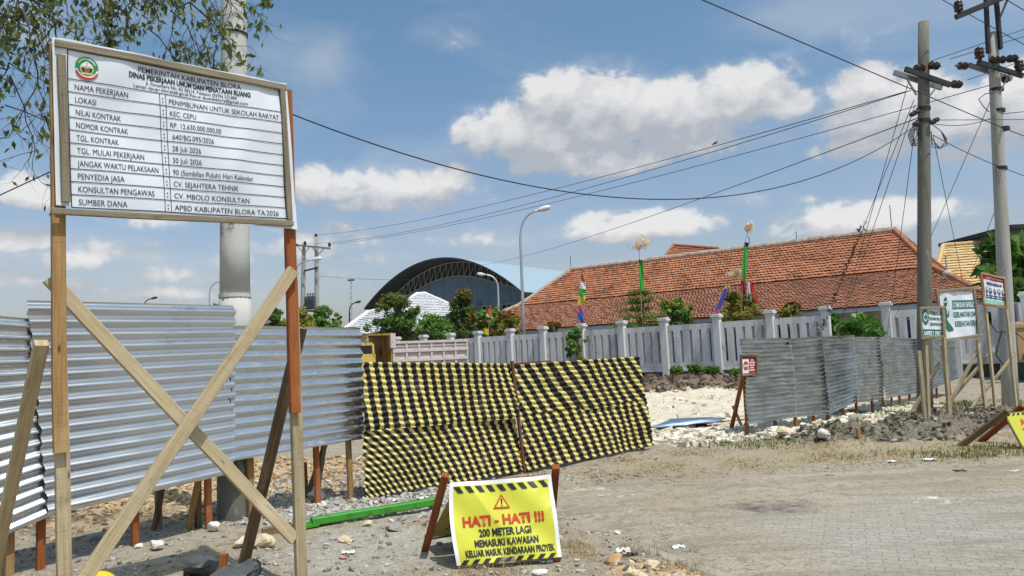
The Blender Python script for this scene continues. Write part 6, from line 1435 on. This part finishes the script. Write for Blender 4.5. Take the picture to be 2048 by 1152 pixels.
# ------------------------------------------------------------------ rubble, stones, grass, litter
def rocks(name, pts, sizes, m, kind=None, seed=0, squash=.65):
    rg = np.random.default_rng(seed); n = len(pts)
    base = np.array([[x, y, z] for z in (-.62, .62) for y in (-.62, .62) for x in (-.62, .62)])
    tri = np.array([[0, 2, 3], [0, 3, 1], [4, 5, 7], [4, 7, 6], [0, 1, 5], [0, 5, 4], [2, 6, 7], [2, 7, 3], [0, 4, 6], [0, 6, 2], [1, 3, 7], [1, 7, 5]])
    V = base[None] * np.clip(1 + rg.normal(0, .30, (n, 8, 3)), .4, 1.7) * np.stack([rg.uniform(.7, 1.4, n), rg.uniform(.7, 1.2, n), squash * rg.uniform(.7, 1.2, n)], -1)[:, None]
    ang = rg.uniform(0, 6.28, n); c, s_ = np.cos(ang), np.sin(ang); tl2 = rg.normal(0, .3, n)
    x = V[..., 0] * c[:, None] - V[..., 1] * s_[:, None]; y = V[..., 0] * s_[:, None] + V[..., 1] * c[:, None]; z = V[..., 2] + x * tl2[:, None]
    V = np.stack([x, y, z], -1) * np.asarray(sizes)[:, None, None] + np.asarray(pts)[:, None]
    F = (tri[None] + 8 * np.arange(n)[:, None, None]).reshape(-1, 3)
    o = raw_mesh(name, V.reshape(-1, 3), F, m); return tag(o, kind=kind) if kind else o
def rockmat(name, cols, rough=.95):
    m, t, b = new_mat(name); ge = N(t, 'ShaderNodeNewGeometry'); cr = N(t, 'ShaderNodeValToRGB'); t.links.new(ge.outputs['Random Per Island'], cr.inputs[0]); el_ = cr.color_ramp.elements
    while len(el_) < len(cols): el_.new(.5)
    for i, c in enumerate(cols): el_[i].position = i / (len(cols) - 1); el_[i].color = (*c, 1)
    nn_ = noise(t, N(t, 'ShaderNodeTexCoord').outputs['Object'], 30, 4)
    t.links.new(mixrgb(t, math_node(t, 'MULTIPLY', ramp(t, nn_, .45, .75), .5), cr.outputs[0], (.20, .17, .13)), b.inputs['Base Color']); b.inputs['Roughness'].default_value = rough; b.inputs['Specular IOR Level'].default_value = .15; return m
R_GREY = rockmat('grey_gravel', [(.16, .14, .115), (.26, .24, .20), (.36, .335, .285), (.52, .49, .43)]); R_LIME = rockmat('cream_limestone', [(.62, .55, .42), (.74, .68, .56), (.82, .78, .68)])
R_ORANGE = rockmat('orange_limestone', [(.30, .18, .09), (.44, .29, .15), (.56, .43, .27), (.64, .55, .40)]); R_CLOD = rockmat('dark_earth_clods', [(.075, .063, .046), (.13, .112, .083), (.19, .165, .125), (.26, .235, .19), (.44, .41, .35)]); R_BROWN = rockmat('brown_earth_clods', [(.09, .065, .045), (.17, .125, .09), (.25, .19, .14)])
def scatter(n, x0, x1, y0, y1, wfn, s_lo, s_hi, pw=3.0, ybias=1.0, seed=0):
    rg = np.random.default_rng(seed); x = rg.uniform(x0, x1, n * 6); y = y0 + (y1 - y0) * rg.random(n * 6) ** ybias
    keep = rg.random(n * 6) < wfn(x, y); x, y = x[keep][:n], y[keep][:n]; s_ = s_lo + (s_hi - s_lo) * rg.random(len(x)) ** pw
    return np.stack([x, y, height(x, y) + s_ * .25], -1), s_
offroad = lambda x, y: 1 - road_w(x, y)
p_, s_ = scatter(11000, -5.5, 2.0, 4.6, 12.5, lambda x, y: offroad(x, y) * (.25 + .75 * np.clip(fbm(x, y, 1.2, 3, 88) + .4, 0, 1)), .005, .030, 5.0, 1.3, 1); rocks('gravel', p_, s_, R_GREY, 'stuff', 1)
p_, s_ = scatter(6000, -8, 1.8, 4.8, 13.5, lambda x, y: Z_orange(x, y), .008, .06, 4.5, 1.0, 2); rocks('orange_rubble', p_, s_, R_ORANGE, 'stuff', 2)
p_, s_ = scatter(4500, -3.8, -.3, 7.6, 11.5, lambda x, y: Z_grav(x, y), .008, .05, 4.5, 1.0, 3); rocks('pale_gravel', p_, s_, R_LIME if False else rockmat('pale_grey_rubble', [(.30, .28, .24), (.44, .42, .38), (.60, .58, .53)]), 'stuff', 3)
def limefront(x, y): return np.maximum(np.maximum(blob(x, y, 3.2, 13.6, 1.7, .9, .7), blob(x, y, 5.2, 14.2, 2.6, .7, .7, R(35))), Z_lime(x, y) * .045)
p_, s_ = scatter(4200, 0, 11, 12.2, 26, limefront, .015, .12, 5.0, 1.6, 4); rocks('limestone_rubble', p_, s_, R_LIME, 'stuff', 4)
p_, s_ = scatter(6500, 3.5, 11, 10.6, 16, lambda x, y: Z_clod(x, y) * np.clip(.3 + 1.8 * fbm(x, y, 1.4, 2, 90), 0, 1), .008, .055, 5.0, 1.0, 5); rocks('earth_clods', p_, s_, R_CLOD, 'stuff', 5, .8)
p_, s_ = scatter(5000, 0, 16, 25.5, 34, lambda x, y: Z_mound(x, y), .03, .16, 4.0, 1.3, 6); rocks('brown_clods', p_, s_, R_BROWN, 'stuff', 6, .8)
p_, s_ = scatter(3600, 0, 9, 4.8, 10, lambda x, y: (road_w(x, y) * .6 + .1) * np.clip(.35 + 1.4 * fbm(x, y, 1.1, 3, 71), .05, 1), .003, .018, 4.5, 1.2, 7); rocks('road_grit', p_, s_, R_GREY, 'stuff', 7)
def blades(name, n, box, wfn, m, h0, h1, seed, lean=.6, wid=.006):
    rg = np.random.default_rng(seed); x = rg.uniform(box[0], box[1], n * 8); y = rg.uniform(box[2], box[3], n * 8); k = rg.random(n * 8) < wfn(x, y); x, y = x[k][:n], y[k][:n]; n = len(x)
    z = height(x, y); h_ = rg.uniform(h0, h1, n); a = rg.uniform(0, 6.28, n); ln = np.abs(rg.normal(0, lean, n)) * h_; w_ = wid * (1 + y / 14)
    dx, dy = np.cos(a), np.sin(a); p0 = np.stack([x - dy * w_, y + dx * w_, z - .01], -1); p1 = np.stack([x + dy * w_, y - dx * w_, z - .01], -1); p2 = np.stack([x + dx * ln, y + dy * ln, z + h_], -1)
    return tag(raw_mesh(name, np.stack([p0, p1, p2], 1).reshape(-1, 3), np.arange(3 * n).reshape(n, 3), m), kind='stuff')
STRAW = leaf_mat('dry_straw', [(.26, .19, .085), (.36, .275, .13), (.46, .37, .20)], .3, .8); GRASS = leaf_mat('short_green_grass', [(.07, .10, .02), (.12, .155, .035), (.20, .20, .06)], .35, .7)
def pt(*pxs): return [G(*q) for q in pxs]
tuftc = pt((1355, 1140), (1300, 1110), (1280, 1095), (1160, 1110), (1405, 1145), (1150, 1095), (1440, 1130), (940, 1148), (1015, 1146))
def tufts(x, y): return np.clip(sum(blob(x, y, q[0], q[1], .14, .12, .9) for q in tuftc), 0, 1)
blades('dry_grass', 11000, (-.5, 12, 8.6, 12.6), lambda x, y: Z_dry(x, y) * np.clip(.35 + 1.2 * fbm(x, y, 2.0, 3, 61), 0, 1) * .9, STRAW, .006, .035, 11, 2.6)
blades('dry_grass', 1800, (-.8, 2.2, 5.0, 6.8), lambda x, y: tufts(x, y) * offroad(x, y), STRAW, .02, .07, 12, .9, .0025)
blades('green_grass', 9000, (2, 14, 9.6, 18.5), lambda x, y: Z_green(x, y) * np.clip(.3 + fbm(x, y, 1.4, 3, 62), 0, 1), GRASS, .02, .10, 13, .9)

def big_rock(label, px, py, r, m, seed, squash=.75, grp=None, subdiv=1, name='rock', lift=.5):
    p_ = GH(px, py); rg = np.random.default_rng(seed); b_ = MB(); n, k_ = 14, 9
    V = []; 
    for j in range(k_ + 1):
        th = math.pi * j / k_
        for i in range(n):
            ph = 2 * math.pi * i / n; V.append([math.sin(th) * math.cos(ph), math.sin(th) * math.sin(ph), math.cos(th)])
    V = np.array(V)
    for _ in range(9):      # chip flat facets off it
        d = rg.normal(size=3); d /= np.linalg.norm(d); q = V @ d; lim = rg.uniform(.45, .75); V = V - np.clip(q - lim, 0, None)[:, None] * d
    V = V * (1 + .05 * rg.normal(size=(len(V), 1))) * np.array([rg.uniform(.9, 1.3), rg.uniform(.8, 1.1), squash]) * r
    F = [[j * n + i, j * n + (i + 1) % n, (j + 1) * n + (i + 1) % n, (j + 1) * n + i] for j in range(k_) for i in range(n)]
    b_.add(V + p_ + np.array([0, 0, r * squash * lift]), [f[::-1] for f in F]); o = b_.build(name, m, None, p_); return tag(o, label, 'rock', grp)
WROCK = mat('chalky_white_rock', (.62, .60, .55), .95, layers=[(9, ONE, (.40, .37, .32), .5, .7, 5), (30, ONE, (.75, .73, .68), .5, .7, 3)], bump=(25, ONE, .6, .02)); CROCK = mat('cream_rock', (.60, .50, .34), .95, layers=[(8, ONE, (.38, .28, .16), .5, .7, 5)], bump=(25, ONE, .6, .02)); DROCK = mat('dark_grey_rock', (.075, .08, .085), .9, layers=[(8, ONE, (.15, .15, .145), .5, .7, 5)], bump=(20, ONE, .6, .02)); GROCK = mat('grey_rock', (.32, .30, .265), .95, layers=[(8, ONE, (.20, .18, .15), .5, .7, 5)], bump=(25, ONE, .6, .02))
BROK = mat('orange_brown_rock', (.46, .27, .12), .95, layers=[(8, ONE, (.62, .50, .34), .5, .65, 5)], bump=(25, ONE, .6, .02))
for (lab, px, py, r, m, sd) in [('chalky white stone leaning on a red stake foot in front of the bright sheet', 314, 1098, .085, WROCK, 1), ('smaller white stone left of the red stake foot', 279, 1096, .045, WROCK, 2),
    ('white stone half under the fence corner at the left post', 160, 1020, .14, WROCK, 3), ('flat grey stone left of the rising cross brace', 188, 1080, .10, GROCK, 4), ('grey-white stone at the foot of the stake before the big pole', 428, 1062, .08, WROCK, 5),
    ('cream stone between the dark prop and the cross brace', 487, 1092, .10, CROCK, 6), ('yellowish broken stone right of the dark prop', 522, 1096, .11, CROCK, 7), ('pale block of concrete behind the short red stake', 632, 1000, .10, WROCK, 8),
    ('pale stone lying on the earth above the kerb end', 1235, 1068, .03, WROCK, 9), ('white stone on the dusty paving left of the trash', 1259, 1028, .030, WROCK, 10), ('orange-brown broken rock beside the kerb', 1228, 1128, .085, BROK, 11), ('big pale orange rock by the kerb at the bottom edge', 1305, 1142, .075, CROCK, 12), ('pale chip of rock at the bottom edge near the kerb', 1268, 1158, .09, CROCK, 13),
    ('cream boulder under the grey fence among the rubble', 1575, 872, .16, CROCK, 14), ('round cream boulder by the fence stakes near the dark heap', 1681, 848, .14, CROCK, 15), ('cream boulder near the left end of the grey fence', 1548, 868, .15, WROCK, 16), ('pale cream stone in front of the dark heap', 1648, 876, .13, WROCK, 17),
    ('cream stone resting by the corrugated sheet on the ground', 1382, 858, .13, WROCK, 18), ('small dark stone alone on the white rubble', 1410, 882, .07, DROCK, 19), ('flat grey slab lying by the grey fence stakes', 1712, 846, .22, GROCK, 20), ('small tan stone under the crossing of prop and brace', 735, 1052, .05, CROCK, 21), ('pale stone between the trestle and the big right post', 690, 1085, .06, CROCK, 22), ('brownish stone half buried left of the trestle leg', 790, 1062, .085, GROCK, 23), ('flat pale stone just under the trestle banner', 1080, 1148, .06, WROCK, 24)]:
    big_rock(lab, px, py, r, m, sd, .55 if 'flat' in lab else .75, 'loose larger stones on the site')
big_rock('upright dark grey block beside the short brown stake at the bottom edge', 408, 1150, .15, DROCK, 31, .85, 'dark stone blocks around the short stake', name='stone_block')
big_rock('low dark grey block right of the short brown stake, under the dark prop', 500, 1150, .14, DROCK, 32, .6, 'dark stone blocks around the short stake', name='stone_block')
big_rock('dark grey block in front of the short brown stake at the bottom edge', 460, 1165, .17, DROCK, 33, .5, 'dark stone blocks around the short stake', name='stone_block')
g_ = G(445, 1160); b_ = MB(); b_.beam((g_[0], g_[1], -.1), (g_[0] + .01, g_[1], P(445, 1108, g_[1])[2]), .06, .05, mi=0, bevel=.004); tag(b_.build('short_stake', RED, None, g_), 'short brown stake stub standing among dark stone blocks', 'stake')
g_ = G(1722, 890); b_ = MB(); b_.beam((g_[0], g_[1], -.1), (g_[0] - .03, g_[1], P(1720, 855, g_[1])[2]), .075, .05, mi=0, bevel=.004); tag(b_.build('short_stake', TAN, None, g_), 'short lone stake stub standing in the dark heaped earth', 'stake')
# green painted beam
ga, gb = G(535, 1072), G(872, 1018); root = thing('green_beam', 'broken green-painted wooden beam lying on the dirt behind the trestle', 'beam', ga)
gd = (gb - ga) / np.linalg.norm(gb - ga); 
b_ = MB(); b_.beam(ga + gd * .42 + (0, 0, .07), gb + (0, 0, .085), .10, .075, mi=0, bevel=.01); b_.build('beam_body', GREEN_W, root)
b_ = MB(); b_.beam(ga + gd * .10 + (0, .03, .03), ga + gd * .62 + (0, .02, .055), .06, .045, mi=0); b_.beam(ga + gd * .15 + (0, -.05, .025), ga + gd * .50 + (0, -.04, .045), .05, .03, mi=0); b_.build('splintered_end', GREEN_W, root)
b_ = MB(); b_.beam(ga + (-.06, .03, .035), ga + gd * .26 + (0, .03, .04), .08, .06, mi=0); b_.build('bare_end', BROWN, root)
# fallen corrugated sheet and loose laths
def low(px, py, z): return G(px, py, z)
c_ = [low(1296, 857, .10), low(1425, 846, .12), low(1452, 837, .16), low(1340, 838, .14)]
TIN_F = tin('blue_grey_flat_sheet', (0.20, 0.27, 0.38), (0.15, 0.20, 0.29), 0.35, 0.5, (0.30, 0.30, 0.28), 0.58, 0.72, .6)
o = corr_sheet('fallen_sheet', TIN_F, None, c_[0], c_[1], c_[2], c_[3], amp=.012, pitch=.08, seed=77, nu=20, dent=.05, origin=np.array(c_[0])); tag(o, 'blue-grey corrugated sheet lying flat on the pale ground inside the entrance', 'metal sheet')
for k, (x0, y0, x1, y1, m_) in enumerate([(1352, 855, 1445, 842, RED), (1395, 853, 1418, 865, RED), (1400, 850, 1416, 862, TAN), (1404, 848, 1425, 856, RED), (1425, 846, 1505, 838, RED), (1380, 853, 1412, 845, RED)]):
    a, c = low(x0, y0, .05), low(x1, y1, .05); b_ = MB(); b_.beam(a, c, .05, .035, mi=0); tag(b_.build('wooden_lath', m_, None, a), ['red lath along the near edge of the fallen sheet', 'red lath pointing down toward the white rubble, lowest of the fan', 'tan lath in the middle of the fan of laths', 'short red lath at the top of the fan', 'long red lath reaching from the fallen sheet to the grey fence', 'red lath lying against the corner of the fallen sheet'][k], 'lath', 'loose laths by the fallen sheet')
# yellow helmet at the bottom edge
hp = G(196, 1175, .08); hl_ = thing('hard_hat', 'smooth yellow hard hat lying at the bottom edge by the left post', 'hard hat', (hp[0], hp[1], 0))
YH = mat('glossy_yellow_plastic', (.78, .55, .01), .3); b_ = MB(); prof = [(.15 * math.cos(a), .16 * math.sin(a)) for a in np.linspace(0, 1.55, 10)]
zc_ = P(196, 1143, hp[1])[2] - .16
b_.lathe(prof, (hp[0], hp[1], zc_), sides=28); b_.build('shell', YH, hl_, smooth=True)
b_ = MB(); b_.lathe([(.15, 0), (.185, -.012), (.185, -.02), (.15, -.012)], (hp[0], hp[1], zc_), sides=28); b_.build('brim', YH, hl_, smooth=True)
# litter
LIT = mat('crumpled_plastic_film', (.72, .73, .74), .35)
def litter(label, px, py, r, seed, m=LIT, sq=.45):
    p_ = GH(px, py); rg = np.random.default_rng(seed); b_ = MB(); ph = rg.uniform(0, 6, 6)
    def fn(a, c):
        x, y = (a - .5) * 2, (c - .5) * 2; q = 1 - .25 * abs(math.sin(5 * x + ph[0]) * math.cos(4 * y + ph[1]))
        return p_ + np.array([x * r * q * 1.2, y * r * q * .8, .008 + r * sq * abs(math.sin(4.3 * x + ph[2]) + .7 * math.sin(6.1 * y + ph[3]) + .5 * math.sin(9 * (x + y) + ph[4])) * .55])
    b_.grid(fn, 9, 9); o = b_.build('litter', m, None, p_); return tag(o, label, 'litter', 'scraps of litter')
PINKL = mat('pink_wrapper', (.55, .22, .22), .5); BLKL = mat('black_scrap', (.035, .035, .04), .6)
for k, (lab, px, py, r, m) in enumerate([('crumpled white bag on the paving left of the black scrap', 1356, 1098, .05, LIT), ('black scrap with a torn top on the paving beside the kerb', 1386, 1110, .05, BLKL), ('white crumpled paper at the kerb end', 1247, 1104, .05, LIT), ('black strip beside the white paper at the kerb end', 1262, 1112, .045, BLKL), ('white crumpled plastic under the striped panel, left piece', 785, 1003, .055, LIT), ('white crumpled plastic under the striped panel, right piece', 845, 999, .06, LIT), ('pink wrapper under the corner of the striped panel', 757, 1006, .06, PINKL), ('clear plastic scrap on the dirt between post and trestle', 697, 1108, .045, LIT), ('pink scrap beside the clear plastic on the dirt', 686, 1118, .03, PINKL), ('red-pink scrap on the dirt left of the trestle leg', 833, 1043, .03, PINKL), ('white plastic scrap on the dry grass strip', 1858, 922, .07, LIT), ('smaller white scrap on the dry grass near the heap', 1784, 925, .05, LIT), ('white paper lying right of the dry grass at the edge', 2030, 946, .06, LIT), ('clear plastic bag under the lower right corner of the trestle banner', 1092, 1126, .05, LIT), ('white scrap at the foot of the wall weeds', 1347, 768, .14, LIT), ('blackened scrap on the paving below the dry grass', 1660, 955, .05, BLKL), ('thin dark scrap at the right edge of the paving', 1920, 945, .06, BLKL)]): litter(lab, px, py, r, 200 + k, m)
# bird on the upper long line
def proj(v):
    w = np.array(v) - CAMP; d = w @ _F; return 1024 + FPX * (w @ _r) / d
_a, _c = P(633, 470, FD_), P(1812, 183, D1 + .2)
_ln = [_a + (_c - _a) * k - np.array([0, 0, .55 * 4 * k * (1 - k)]) for k in np.linspace(0, 1, 400)]
bp_ = min(_ln, key=lambda v: abs(proj(v) - 1430)) + np.array([0, 0, .05]); root = tag(bpy.data.objects.new('bird', None), 'tiny dark bird perched on the long lines below the big cloud', 'bird'); COL.objects.link(root); root.location = tuple(bp_)
b_ = MB(); b_.tube([bp_ + (-.08, 0, -.02), bp_ + (-.03, 0, .02), bp_ + (.02, 0, .04), bp_ + (.05, 0, .07), bp_ + (.08, 0, .07)], [.008, .026, .032, .022, .005], 8); b_.build('body', BLKL, root, smooth=True)
